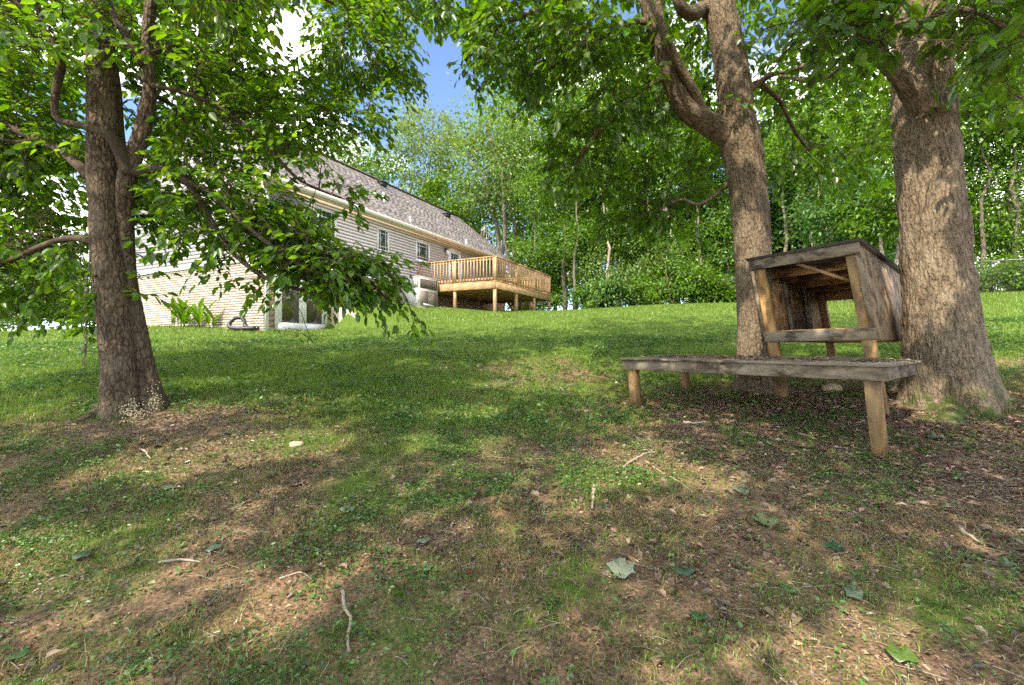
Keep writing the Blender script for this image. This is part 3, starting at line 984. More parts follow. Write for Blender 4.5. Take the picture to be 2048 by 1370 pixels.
# ------------------------------------------------------------------ heat pump beside the deck
ac_z = min(gl(-1.3, -1.12), gl(0, -1.12), gl(-1.3, -.1)) - .03
hp = tag(empty('heat_pump', DK, house.rotation_euler[2]), 'boxy pale grey outdoor heat pump cabinet between house wall and deck', 'heat pump')
ax0, ax1, ay0, ay1 = -1.36, -.10, -1.16, -.10
zt = ac_z + 1.30
MB().span((ax0 - .05, ay0 - .05, ac_z - .12), (ax1 + .03, ay1, ac_z + .06)).build('base_pad', M['stucco'], hp)
MB().span((ax0, ay0, ac_z + .06), (ax1, ay1, zt - .03)).build('cabinet', M['metal_grey'], hp)
MB().span((ax0 - .02, ay0 - .02, zt - .029), (ax1 + .02, ay1 + .01, zt + .01)).build('lid', M['metal_grey'], hp)
fp = MB().span((ax0 - .018, ay0 + .02, ac_z + .1), (ax0 - .001, ay1 - .05, zt - .48)).build('front_panel', M['metal_grey'], hp)
for yy in (-.85, -.45):
    MB().span((ax0 - .026, yy - .07, ac_z + .12), (ax0 - .0185, yy + .07, ac_z + .15)).build('lifting_slot', M['roofvent_black'], fp)
gr = MB().span((ax0 - .008, ay0 + .04, zt - .44), (ax0 - .001, ay1 - .05, zt - .06)).build('front_grille', M['metal_dark'], hp)
for k in range(12):
    yy = ay0 + .07 + k * .078
    MB().span((ax0 - .024, yy, zt - .44), (ax0 - .0085, yy + .05, zt - .06)).build('slat', M['metal_grey'], gr)
gr = MB().span((ax0 + .08, ay0 - .008, zt - .46), (ax1 - .06, ay0 - .001, zt - .08)).build('side_grille', M['roofvent_black'], hp)
for k in range(13):
    xx = ax0 + .1 + k * .081
    MB().span((xx, ay0 - .024, zt - .46), (xx + .035, ay0 - .0085, zt - .08)).build('slat', M['metal_dark'], gr)
MB().span((ax0 + .10, ay0 - .012, ac_z + .14), (ax0 + .62, ay0 - .001, zt - .55)).build('access_panel', M['metal_dark'], hp)
MB().span((ax0 + .68, ay0 - .012, ac_z + .14), (ax1 - .08, ay0 - .001, zt - .55)).build('access_panel', M['metal_dark'], hp)
MB().tube([(ax0 + .25, ay0 - .06, ac_z + .2), (ax0 + .9, ay0 - .06, ac_z + .16)], .035, 8).build('drain_pipe', M['white'], hp)

# satellite dish on the far end of the eave
sq = np.array([7.55, -.12, ZE + (EV - .12) * SL])
dish = tag(empty('satellite_dish', (*hw(sq[0], sq[1]), sq[2]), house.rotation_euler[2]), 'small grey satellite dish on the far end of the eave above the deck rail', 'satellite dish')
MB().tube([(0, 0, -.02), (0, 0, .25), (0, -.1, .42)], .022, 8).build('mast', M['galv'], dish)
rr, nn = np.linspace(.001, .3, 6), 18
dv = [(r * math.cos(t) * .9, -.12 - .5 * (0.09 - r * r) + o, .48 + r * math.sin(t)) for o in (0, .012) for r in rr for t in np.linspace(0, 2 * math.pi, nn, endpoint=False)]
df = [(o * 6 * nn + i * nn + j, o * 6 * nn + i * nn + (j + 1) % nn, o * 6 * nn + (i + 1) * nn + (j + 1) % nn, o * 6 * nn + (i + 1) * nn + j) for o in (0, 1) for i in range(5) for j in range(nn)]
df += [(5 * nn + j, 5 * nn + (j + 1) % nn, 11 * nn + (j + 1) % nn, 11 * nn + j) for j in range(nn)]
MB().add(dv, [np.array(df)]).build('reflector', M['galv'], dish, True)
MB().tube([(0, -.1, .2), (0, -.45, .3)], .012, 6).span((-.04, -.5, .26), (.04, -.42, .34)).build('feed_arm', M['galv'], dish)
# coil of cable at the gable end of the roof
cq = np.array([XR1 - .1, 1.45, ZE + (1.45 + EV) * SL + .05])
m = MB()
for k, (rr_, tilt) in enumerate(((.42, .1), (.40, .35), (.36, -.2))):
    t = np.linspace(0, 2 * math.pi, 26)
    m.tube(np.stack([rr_ * np.cos(t) * math.cos(tilt), rr_ * np.cos(t) * math.sin(tilt) + k * .03, .42 + rr_ * np.sin(t) * 1.05], 1), .018, 5)
coil = m.build('cable_coil', M['stick'])
coil.location = (*hw(cq[0], cq[1]), cq[2]); coil.rotation_euler = (0, 0, house.rotation_euler[2])
tag(coil, 'loose loops of pale cable standing on the far roof edge', 'cable')

# ------------------------------------------------------------------ platform and hutch
WG, WP = M['wood_grey'], M['wood_post']
EA = np.array([.653, -.757]); EB = np.array([.757, .653])     # along the front (to the near end), away from the camera
PF = np.array([1.43, 5.75])                                   # far front corner
PLN, PWD = 2.57, 1.40
def pz(i, j):
    """height of the platform top, slightly out of level"""
    return CAM_Z - .163 + .004 * math.sin(i * 3.1 + j)
plat = tag(empty('wooden_platform', (PF[0], PF[1], 0), math.atan2(EA[1], EA[0])), 'long low weathered plank platform on stubby posts, littered with twigs', 'platform')
# local frame: x along EA, y along EB
def gp_(i, j):
    w = PF + EA * i + EB * j
    return gz(*w)
BH, BT = .118, .04
for a, b, w in (((-.03, 0), (PLN + .03, 0), BT), ((0 - .01, PWD), (PLN + .01, PWD), BT)):
    board('edge_board', (*a, pz(*a) - .026 - BH / 2), (*b, pz(*b) - .026 - BH / 2), w, BH, WG, plat)
for i in (0, PLN):
    board('edge_board', (i, BT / 2 + .001, pz(i, 0) - .026 - BH / 2), (i, PWD - BT / 2 - .001, pz(i, PWD) - .026 - BH / 2), BT, BH - .003, WG, plat)
for i in (.65, 1.28, 1.92):
    board('cross_joist', (i, BT / 2 + .001, pz(i, 0) - .028 - BH / 2), (i, PWD - BT / 2 - .001, pz(i, PWD) - .028 - BH / 2), .038, BH - .01, WG, plat)
nbd = 8
for k in range(nbd):
    y = -.05 + (k + .5) * (PWD + .10) / nbd
    board('top_plank', (-.07, y, pz(-.07, y) - .012), (PLN + .05, y, pz(PLN, y) - .012), (PWD + .1) / nbd - .006, .026, WG, plat)
for (i, j, sh_) in ((.07, .055, .10), (PLN - .10, .06, .085), (.07, PWD - .08, .06)):
    t0 = pz(i, j) - .03 - (BH if False else 0)
    zb = gp_(i, j) - .06
    board('leg', (i + sh_ * (t0 - zb), j, zb), (i, j, t0 - .0), .105, .105, WP, plat, (0, 1, 0))

HA = PF + EA * 1.257 + EB * (PWD + .085)                      # far front post of the hutch
LEAN = .15
hut = tag(empty('wooden_hutch', (HA[0], HA[1], 0), math.atan2(EA[1], EA[0])), 'open fronted raised wooden hutch leaning between two tree trunks', 'hutch')
def H(i, j, z):
    zr = z
    return (i - LEAN * (zr + .35), j, CAM_Z + zr)
HW, HDp = .98, 2.40
def hg(i, j):
    w = HA + EA * i + EB * j
    return gz(*w) - CAM_Z
for i in (.0, HW):
    board('post', H(i, 0, hg(i, 0) - .06), H(i, 0, 1.02), .115, .105, WP, hut, (0, 1, 0))
    board('post', H(i, HDp, hg(i, HDp) - .06), H(i, HDp, .9), .10, .10, WP, hut, (0, 1, 0))
board('front_beam', H(-.11, -.075, 1.035), H(HW + .09, -.075, 1.085), .04, .125, WG, hut)
board('front_sill', H(-.06, -.075, .10), H(HW + .085, -.075, .125), .04, .125, WG, hut)
board('back_beam', H(-.06, HDp + .07, .84), H(HW + .06, HDp + .07, .86), .04, .24, M['osb'], hut)
board('back_sill', H(-.06, HDp + .07, .10), H(HW + .06, HDp + .07, .10), .04, .11, WG, hut)
for i in (-.038, HW + .038):
    board('side_sill', H(i, .06, .105), H(i, HDp - .055, .10), .036, .10, WG, hut)
# floor sheet, side panels, roof
def sheet(name, pts, nrm, th_, mat, parent):
    p = np.array(pts, float); n = unit(np.array(nrm, float)) * th_
    v = np.concatenate([p, p + n])
    f = np.array([(0, 1, 2, 3), (7, 6, 5, 4), (0, 4, 5, 1), (1, 5, 6, 2), (2, 6, 7, 3), (3, 7, 4, 0)])
    return MB().add(v, [f]).build(name, mat, parent)
sheet('floor_sheet', [H(-.055, -.05, .160), H(HW + .055, -.05, .180), H(HW + .055, HDp + .04, .160), H(-.055, HDp + .04, .155)], (0, 0, 1), .02, M['osb'], hut)
sheet('underside_sheet', [H(-.055, -.05, .040), H(HW + .055, -.05, .05), H(HW + .055, HDp + .04, .04), H(-.055, HDp + .04, .035)], (0, 0, 1), .012, M['osb'], hut)
sheet('side_panel', [H(HW + .064, -.05, .06), H(HW + .064, HDp + .09, .05), H(HW + .064, HDp + .09, .99), H(HW + .064, -.05, 1.13)], (1, 0, .15), .02, M['ply'], hut)
sheet('side_panel', [H(-.064, -.05, .05), H(-.064, HDp + .09, .04), H(-.064, HDp + .09, .95), H(-.064, -.05, 1.07)], (-1, 0, -.15), .02, M['ply'], hut)
sheet('inner_lining', [H(-.040, .07, .18), H(-.040, HDp - .06, .17), H(-.040, HDp - .06, .93), H(-.040, .07, 1.0)], (-1, 0, -.15), .012, M['osb'], hut)
board('corner_batten', H(HW + .066, -.072, .19), H(HW + .066, -.072, 1.0), .05, .03, WG, hut, (0, 1, 0))
board('corner_batten', H(-.078, -.072, .17), H(-.078, -.072, .96), .04, .03, WG, hut, (0, 1, 0))
rf = sheet('roof_sheet', [H(-.13, -.105, 1.105), H(HW + .12, -.105, 1.16), H(HW + .12, HDp + .15, 1.02), H(-.13, HDp + .15, .98)], (0, 0, 1), .016, M['roll_roofing'], hut)
for k in range(13):
    j0 = -.115 + k * .2
    a, b = (j0 + .12) / (HDp + .27), (j0 + .36) / (HDp + .27)
    zl = lambda f, l: (1.105 - .125 * f) if l else (1.16 - .14 * f)
    sheet('roll_roofing', [H(-.14, j0, zl(a, 1) + .018), H(HW + .13, j0, zl(a, 0) + .018), H(HW + .13, j0 + .24, zl(b, 0) + .026), H(-.14, j0 + .24, zl(b, 1) + .026)], (0, 0, 1), .008, M['roll_roofing'], rf)
for j in (.45, .95, 1.45, 1.95):
    board('rafter', H(-.06, j, .98 - .05 * j), H(HW + .08, j, 1.02 - .055 * j), .04, .11, M['osb'], hut)
for j in (.8, 1.6):
    board('stud', H(-.004, j, .18), H(-.004, j, .90), .045, .07, WG, hut, (0, 1, 0))
board('diagonal_brace', H(.42, -.02, 1.0), H(HW - .06, .05, .73), .02, .035, WP, hut)
for j in (.8, 1.6):
    board('stud', H(HW + .036, j, .18), H(HW + .036, j, .93), .045, .07, WG, hut, (0, 1, 0))
for k in range(6):
    q = H(HW + .078, -.088, .35 + k * .09)
    board('rust_mark', (q[0] - .015, q[1] + .004, q[2]), (q[0] + .012, q[1] + .004, q[2]), .004, .03, M['roofvent_black'], hut)

# ------------------------------------------------------------------ trees close by
class Tree:
    def __init__(s, name, base, label, bark, limb_bark=None):
        s.root = tag(empty(name, tuple(base)), label, 'tree')
        s.off = np.asarray(base, float)
        s.trunk, s.limbs, s.twigs, s.lv = MB(), MB(), MB(), Leaves()
        s.att = []
        s.bark, s.lbark = M[bark], M[limb_bark or bark]
    def limb(s, pts, big=False, step=None, nseg=None, noise_=.0, lobes=None, d0=None):
        """pts: (px, py, depth, half width in px)"""
        w = np.array([[*P(a, b, c), r / F * c / math.hypot(1, (a - 1024) / F)] for a, b, c, r in pts])
        step = step or (.034 if big else .06)
        w = smooth_path(w, step)
        mb = s.trunk if big else s.limbs
        mb.tube(w[:, :3] - s.off, w[:, 3], nseg or (96 if big else 14), True, noise_, lobes)
        k = max(1, int(.14 / step))
        s.att += [(p[:3], p[3]) for p in w[::k]]
    def att_add(s, pts, r):
        s.att += [(np.asarray(p), r) for p in pts]
    def grow(s, ends, leafL, width=.36, length=(.5, .9), droop=.25, maxr=.02, tw=.11):
        pos = np.array([a for a, r in s.att]); rad = np.array([r for a, r in s.att])
        ends = [np.asarray(e, float) for e in ends]
        ends.sort(key=lambda e: float(np.min(np.linalg.norm(pos - e, axis=1))))
        for e in ends:
            dd = np.linalg.norm(pos - e, axis=1)
            dd = dd + np.where(pos[:, 2] > e[2] + .9, .5, 0) + np.where(dd < .28, 1.5, 0)
            k = int(np.argmin(dd))
            a = pos[k]
            v = e - a
            Ld = np.linalg.norm(v)
            sl = min(rng.uniform(*length), Ld)
            dirn = unit(unit(v) * np.array([1, 1, .6]) + rng.standard_normal(3) * .22 + np.array([0, 0, -.12]))
            st = e - dirn * sl
            if np.linalg.norm(st - a) > .06:
                t = np.linspace(0, 1, 7)[:, None]
                c1 = a + (st - a) * .45 + np.array([0, 0, .10 * Ld]) + rng.standard_normal(3) * .06 * Ld
                path = (1 - t) ** 2 * a + 2 * t * (1 - t) * c1 + t ** 2 * st
                path[1:-1] += rng.standard_normal((5, 3)) * .012 * Ld
                r0 = min(maxr, rad[k] * .7, .005 + .008 * Ld)
                s.twigs.tube(path - s.off, np.linspace(r0, max(.004, r0 * .4), 7), 5, False)
                pos = np.concatenate([pos, path[2:]]); rad = np.concatenate([rad, np.full(5, max(.005, r0 * .5))])
            spray(s.lv, s.twigs_w, st - s.off, e - s.off, width * rng.uniform(.8, 1.2), leafL, tw, droop)
    @property
    def twigs_w(s):
        return s.twigs
    def finish(s, colors, keep=True, jit=.22, aspect=.58):
        o = s.trunk.build('trunk', s.bark, s.root, True, True) if s.trunk.n else None
        if s.limbs.n:
            s.limbs.build('limb', s.lbark, s.root, True, True)
        if s.twigs.n:
            s.twigs.build('twigs', M['bark_limb'], s.root, True, True)
        off = s.off
        finish_crown('crown', s.lv, M['leaf'], s.root, colors, aspect, True, jit, (lambda p: shade_keep(p + off)) if keep else None)

def region(n, x0, y0, x1, y1, d0, d1, poly=None):
    out = []
    while len(out) < n:
        x, y = rng.uniform(x0, x1), rng.uniform(y0, y1)
        if poly is not None and not poly(x, y):
            continue
        out.append(P(x, y, rng.uniform(d0, d1)))
    return out

def overhead(lv, off, n, box, per, leafL, sig=.45):  # unseen crown leaves added overhead to shade the yard
    """crown above and behind the picture"""
    c = []
    while len(c) < n:
        p = np.array([rng.uniform(*box[0]), rng.uniform(*box[1]), rng.uniform(*box[2])])
        if p[1] > .3:
            if (690 - (p[2] - .7 - CAM_Z) / p[1] * F) > -60:
                continue
        elif p[1] > -1.5 and p[2] < 4:
            continue
        if p[0] < -1.0 and p[1] > 1.6:
            continue
        c.append(p - off)
    clumps(lv, c, per, sig, leafL, .5)

# --- twin-trunked tree on the left
bl = ground_hit(250, 842)
dL = float(bl[1]) + .22
T = Tree('twin_trunk_tree', (bl[0], dL, bl[2]), 'twin trunked tree with dark furrowed bark and a rope hanging from it', 'bark_dark', 'bark_limb')
def flare(n, amp, h, ph):
    return lambda seg, th: 1 + amp * np.exp(-seg / h) * (1 + .55 * np.cos(n * th + ph))
D = dL
T.limb([(248, 862, D - .02, 52), (243, 800, D, 43), (236, 700, D, 38), (222, 560, D, 37), (212, 440, D + .02, 37), (205, 320, D + .03, 37), (201, 200, D + .03, 33), (198, 60, D + .03, 30), (194, -80, D, 28), (190, -400, D - .1, 24), (170, -900, D - .2, 14)], True, noise_=.009, lobes=flare(5, .22, .22, .6))
T.limb([(305, 830, D + .16, 35), (293, 760, D + .15, 27), (270, 650, D + .12, 24), (254, 540, D + .09, 20), (249, 430, D + .06, 20), (252, 360, D, 22), (262, 325, D, 21), (280, 270, D, 19), (293, 215, D, 17), (297, 165, D, 14), (292, 100, D, 13), (297, 20, D, 13), (310, -80, D, 11), (330, -400, D, 7)], True, nseg=64, noise_=.006, lobes=flare(4, .3, .2, 2.0))
T.limb([(256, 350, D - .02, 19), (243, 310, D - .08, 17), (224, 278, D - .16, 14), (200, 262, D - .22, 11), (160, 250, D - .24, 9), (118, 240, D - .25, 9), (106, 215, D - .25, 9), (112, 165, D - .25, 10), (120, 125, D - .3, 10), (98, 75, D - .35, 9), (72, 45, D - .4, 8), (30, 5, D - .5, 7), (-40, -50, D - .6, 6)])
T.limb([(112, 120, D - .3, 8), (90, 70, D - .2, 7), (70, 10, D - .1, 6), (50, -60, D, 5)])
T.limb([(182, 355, D, 16), (150, 325, D + .05, 13), (110, 295, D + .1, 12), (60, 272, D + .2, 12), (0, 245, D + .3, 11), (-90, 200, D + .5, 9)])
T.limb([(70, 275, D + .2, 9), (30, 285, D + .1, 8), (-60, 262, D - .1, 7)])
T.limb([(188, 482, D, 11), (150, 476, D + .02, 9), (110, 482, D + .05, 8), (60, 502, D + .1, 8), (0, 530, D + .15, 7), (-80, 560, D + .2, 6)])
T.limb([(262, 348, D, 14), (292, 338, D - .05, 11), (330, 338, D - .1, 9.5), (365, 356, D - .12, 9), (395, 395, D - .1, 8), (430, 455, D - .05, 6.5), (470, 510, D, 5.5), (540, 560, D + .1, 4.5), (640, 590, D + .2, 3.5)])
T.limb([(370, 362, D - .12, 6), (420, 385, D - .2, 5.5), (470, 430, D - .25, 5), (540, 490, D - .2, 4.5), (620, 540, D - .1, 4), (660, 545, D - .05, 3)])
T.limb([(290, 168, D, 8), (330, 175, D - .1, 5), (400, 195, D - .1, 5), (470, 235, D, 4.5), (540, 300, D + .1, 4), (600, 360, D + .2, 3), (680, 395, D + .3, 2.4)])
T.limb([(300, 190, D, 7), (330, 200, D + .2, 5), (370, 240, D + .3, 5), (410, 310, D + .35, 4.5), (450, 370, D + .35, 3.5), (500, 440, D + .4, 3)])
T.limb([(296, 105, D, 8), (330, 95, D + .1, 6.5), (355, 90, D + .2, 6), (420, 140, D + .5, 5), (500, 190, D + .8, 4.5), (560, 205, D + 1.1, 3.5), (660, 250, D + 1.5, 2.5)])
T.limb([(285, 130, D - .05, 9), (255, 80, D - .1, 9), (225, 30, D - .1, 8), (205, -30, D - .1, 7)])
T.limb([(250, 350, D + .1, 11), (238, 270, D + .15, 11), (232, 180, D + .2, 10), (225, 120, D + .25, 8)])
T.limb([(300, -20, D, 7), (420, -60, D + .3, 6), (560, -40, D + .8, 4), (700, 20, D + 1.6, 2.5)])
T.limb([(300, -40, D, 7), (330, -120, D - .5, 6), (380, -260, D - 1.2, 5)])
# surface roots
for pts in ([(215, 815, D - .1, 15), (175, 838, D - .12, 11), (140, 848, D - .1, 8), (90, 862, D - .05, 5)], [(190, 800, D + .05, 9), (150, 805, D + .1, 6), (110, 822, D + .15, 4)], [(300, 860, D - .45, 5), (420, 850, D - .35, 5), (520, 838, D - .2, 3)]):
    w = []
    for px, py, d, r in pts:
        q = ground_hit(px, py)
        w.append([*q, r / F * q[1]])
    w = smooth_path(np.array(w), .04)
    T.trunk.tube(w[:, :3] - T.off - np.array([0, 0, .012]), w[:, 3], 14, True, .004)
ends = []
ends += region(96, -120, -120, 190, 120, D - 1.2, D + 1.0)
ends += region(200, -160, 80, 185, 330, D - .05, D + 1.6)
ends += region(210, -160, 270, 180, 530, D + .05, D + 1.8)
ends += region(110, -140, 500, 175, 640, D - .2, D + 1.4, lambda x, y: y < 690 - .15 * x)
ends += [P(a, b, D + c) for a, b, c in ((25, 672, .3), (75, 650, .2), (120, 640, .4), (165, 670, .2), (190, 655, .1), (185, 690, .2))]
ends += region(105, 310, -120, 560, 60, D - 1.0, D + 1.4)
ends += region(140, 300, 40, 620, 330, D - .3, D + 1.8, lambda x, y: (x - 565) ** 2 / 45 ** 2 + (y - 80) ** 2 / 50 ** 2 > 1 and x < 560 + .35 * (y - 40))
ends += region(72, 300, 300, 640, 470, D - .4, D + 1.0, lambda x, y: x < 520 + (y - 300) * .8)
ends += region(80, 290, 410, 640, 520, D - .3, D + .9)
ends += region(77, 520, 470, 790, 620, D - .2, D + .6, lambda x, y: abs(y - (500 + (x - 520) * .32)) < 55)
ends += [P(a, b, D + c) for a, b, c in ((862, 683, .4), (835, 660, .4), (800, 640, .35), (770, 652, .3), (740, 630, .3), (720, 610, .3), (830, 548, .3), (800, 530, .25), (815, 570, .3), (780, 545, .2), (760, 520, .2), (738, 385, .5), (725, 410, .5), (700, 440, .5), (690, 370, .5), (660, 350, .6),
                                       (577, 655, 0), (545, 620, 0), (525, 590, 0), (660, 620, .2), (330, 545, 0), (370, 565, 0), (305, 590, -.05), (460, 570, 0), (420, 560, 0), (500, 600, 0))]
T.grow(ends, .105, .34, (.45, .85), .28)
T.grow(region(130, -180, -120, 190, 330, D + .8, D + 3.2), .12, .42, (.5, .95), .28)
T.grow(region(120, 300, -120, 560, 330, D + .8, D + 3.0, lambda x, y: (x - 565) ** 2 / 45 ** 2 + (y - 80) ** 2 / 50 ** 2 > 1), .12, .42, (.5, .95), .28)
T.grow(region(40, -180, 330, 180, 560, D + .8, D + 2.6), .11, .40, (.5, .95), .28)
T.grow(region(55, 320, -120, 545, 210, D - .1, D + 2.2), .12, .40, (.5, .9), .28)
T.grow(region(26, 200, -80, 310, 130, D + .4, D + 2.2), .12, .38, (.4, .8), .28)
T.grow(region(36, 500, 400, 800, 640, D - .1, D + .6, lambda x, y: abs(y - (470 + (x - 520) * .42)) < 50), .115, .36, (.45, .85), .28)
# lighter spray high against the sky
ends = region(166, 600, -60, 850, 240, D + 1.0, D + 3.2, lambda x, y: y < 260 - abs(x - 640) * .35)
ends += region(46, 560, 180, 780, 300, D + .8, D + 2.4, lambda x, y: y < 330 and y > 130 and x < 800 and not (740 < x and y < 240))
ends += region(34, 760, -110, 900, 70, D + 1.2, D + 3.0)
T.grow(ends, .10, .40, (.5, .95), .3)
overhead(T.lv, T.off, 150, ((-11, 1.5), (-5.5, 4.0), (5.2, 8.8)), 150, .17)
T.finish(GREENS + GREENS_YEL, jit=.27)

# --- forked tree behind the hutch
b2 = np.array([0, 6.35]); b2[0] = (1508 - 1024) / F * 6.35
D = 6.35
T = Tree('forked_tree', (b2[0], D, gz(b2[0], D)), 'forked tree with sun blotched bark behind the far side of the hutch', 'bark_mid')
T.limb([(1512, 800, D, 50), (1511, 740, D, 41), (1510, 640, D, 37), (1506, 520, D, 38), (1498, 400, D, 39), (1490, 330, D, 40), (1480, 275, D, 43), (1474, 230, D, 38), (1468, 160, D, 35), (1455, 80, D, 33), (1440, 0, D, 32), (1430, -150, D, 28), (1420, -500, D, 18)], True, noise_=.008, lobes=flare(5, .18, .22, 1.1))
T.limb([(1478, 292, D, 26), (1448, 264, D - .02, 27), (1412, 243, D - .05, 24), (1378, 222, D - .1, 22), (1356, 190, D - .15, 20), (1338, 140, D - .2, 18), (1318, 80, D - .25, 16), (1298, 20, D - .3, 14), (1285, -60, D - .35, 13), (1270, -300, D - .4, 9)], True, nseg=72, noise_=.006)
T.limb([(1408, 225, D - .1, 11), (1385, 175, D - .25, 10), (1350, 110, D - .4, 9), (1325, 50, D - .5, 8), (1318, -20, D - .6, 7)])
T.limb([(1440, 30, D, 16), (1410, 15, D, 16), (1385, 25, D - .1, 14), (1360, 5, D - .2, 12), (1350, -60, D - .3, 10)])
T.limb([(1468, 360, D + .1, 7), (1440, 382, D + .2, 4.5), (1400, 408, D + .3, 3.5), (1360, 398, D + .5, 2.5), (1320, 420, D + .7, 2)])
T.limb([(1300, 40, D - .3, 8), (1240, 50, D - .2, 6), (1180, 90, D, 5), (1110, 130, D + .3, 4), (1040, 150, D + .6, 3)])
T.limb([(1335, 150, D - .2, 8), (1280, 180, D, 6), (1220, 240, D + .4, 5), (1170, 300, D + .7, 4), (1130, 360, D + 1, 3)])
T.limb([(1290, -40, D - .3, 8), (1200, -30, D - .1, 6), (1100, 10, D + .2, 5), (1000, 50, D + .5, 4), (930, 120, D + .8, 3)])
T.limb([(1500, 180, D, 8), (1540, 150, D - .1, 6), (1580, 140, D - .2, 5), (1640, 120, D - .3, 4)])
T.limb([(1520, 165, D, 7), (1560, 200, D + .3, 5), (1590, 260, D + .5, 4), (1620, 300, D + .7, 3)])
ends = region(175, 930, -100, 1300, 130, D - 1.2, D + 2.5)
ends += region(130, 960, 60, 1330, 260, D - .6, D + 2.4, lambda x, y: y < 60 + (x - 880) * .55 + 60)
ends += region(110, 1080, 220, 1440, 400, D + .2, D + 2.6, lambda x, y: y < 460 - abs(x - 1280) * .25)
ends += region(40, 1180, 380, 1440, 480, D + .6, D + 2.4)
ends += region(60, 1300, -100, 1480, 230, D + .3, D + 2.0)
ends += region(130, 1490, -100, 1800, 200, D - .6, D + 2.4)
ends += region(70, 1530, 150, 1800, 420, D + .4, D + 3.0)
ends += [P(a, b, D + c) for a, b, c in ((960, 170, 1), (930, 150, 1), (985, 130, .8), (940, 60, .6), (1000, 210, 1.2), (1030, 235, 1.2), (1060, 290, 1.2), (1080, 330, 1.2))]
ends += region(46, 850, -110, 1010, 80, D + .2, D + 2.6)
T.grow(ends, .125, .42, (.5, 1.0), .45, .022)
T.finish(GREENS_DARK + GREENS[:3], True, .2, .6)

# --- great oak on the right
D = 5.32
T = Tree('oak_tree', ((1876 - 1024) / F * D, D, gz((1876 - 1024) / F * D, D)), 'massive pale oak with flared mossy roots beside the hutch', 'bark_oak')
def oak_flare(seg, th):
    return 1 + .30 * np.exp(-seg / .28) * (.6 + .8 * np.cos(4 * th + .9) + .4 * np.cos(7 * th)) + .05 * np.exp(-seg / .9) * np.cos(4 * th + .9)
T.limb([(1905, 850, D, 112), (1901, 800, D, 106), (1893, 740, D, 96), (1886, 680, D, 88), (1878, 600, D, 80), (1870, 500, D, 75), (1863, 400, D, 72), (1856, 300, D, 69), (1850, 200, D, 66), (1845, 100, D, 62), (1841, 0, D, 60), (1838, -150, D, 56), (1836, -500, D - .1, 40)], True, nseg=160, noise_=.015, lobes=oak_flare)
T.limb([(1845, 215, D - .36, 30), (1822, 180, D - .44, 26), (1795, 145, D - .5, 21), (1765, 112, D - .55, 19), (1745, 90, D - .6, 18), (1720, 50, D - .65, 17), (1690, 5, D - .7, 16), (1660, -50, D - .75, 14), (1600, -200, D - .8, 10)], False, .03, 48, .006)
T.limb([(1838, 60, D - .3, 14), (1890, 20, D - .7, 9), (1950, 20, D - 1.0, 6), (2030, 60, D - 1.2, 5), (2100, 90, D - 1.3, 4)])
T.limb([(1750, 95, D - .6, 8), (1700, 120, D - .5, 5), (1640, 160, D - .2, 4), (1560, 150, D, 3)])
T.limb([(1860, -40, D - .2, 12), (1960, -80, D - .4, 8), (2080, -40, D - .6, 6)])
for pts in ([(1830, 800, 26), (1775, 812, 13), (1735, 822, 6)], [(1905, 815, 40), (1898, 850, 24), (1890, 880, 9)], [(1950, 785, 34), (2020, 800, 20), (2100, 815, 12)], [(1955, 745, 20), (2000, 757, 9), (2050, 765, 5)]):
    w = []
    for px, py, r in pts:
        q = ground_hit(px, py)
        w.append([*q, r / F * q[1]])
    w = smooth_path(np.array(w), .03)
    T.trunk.tube(w[:, :3] - T.off - np.array([0, 0, .055]), w[:, 3] * .85, 26, True, .009)
ends = region(60, 1600, -120, 1830, 120, D - 1.5, D - .3, lambda x, y: x < 1780 or y < 60)
ends += region(55, 1850, -120, 2120, 110, D - 1.9, D + .3)
ends += region(70, 1920, 0, 2130, 260, D - .8, D + 2.4)
ends += [P(a, b, D + c) for a, b, c in ((1800, 130, -1.1), (1830, 110, -1.2), (1870, 90, -1.3), (1920, 110, -1.2), (1960, 130, -1.2), (1990, 100, -1.2), (1780, 60, -1.2), (1930, 150, -1.0), (2030, 160, -.8))]
T.grow(ends, .125, .38, (.45, .85), .4, .02)
overhead(T.lv, T.off, 105, ((-1, 8), (-4.5, 3.6), (5.0, 8.5)), 150, .18)
T.finish(GREENS_DARK + GREENS[:2], True, .2, .62)

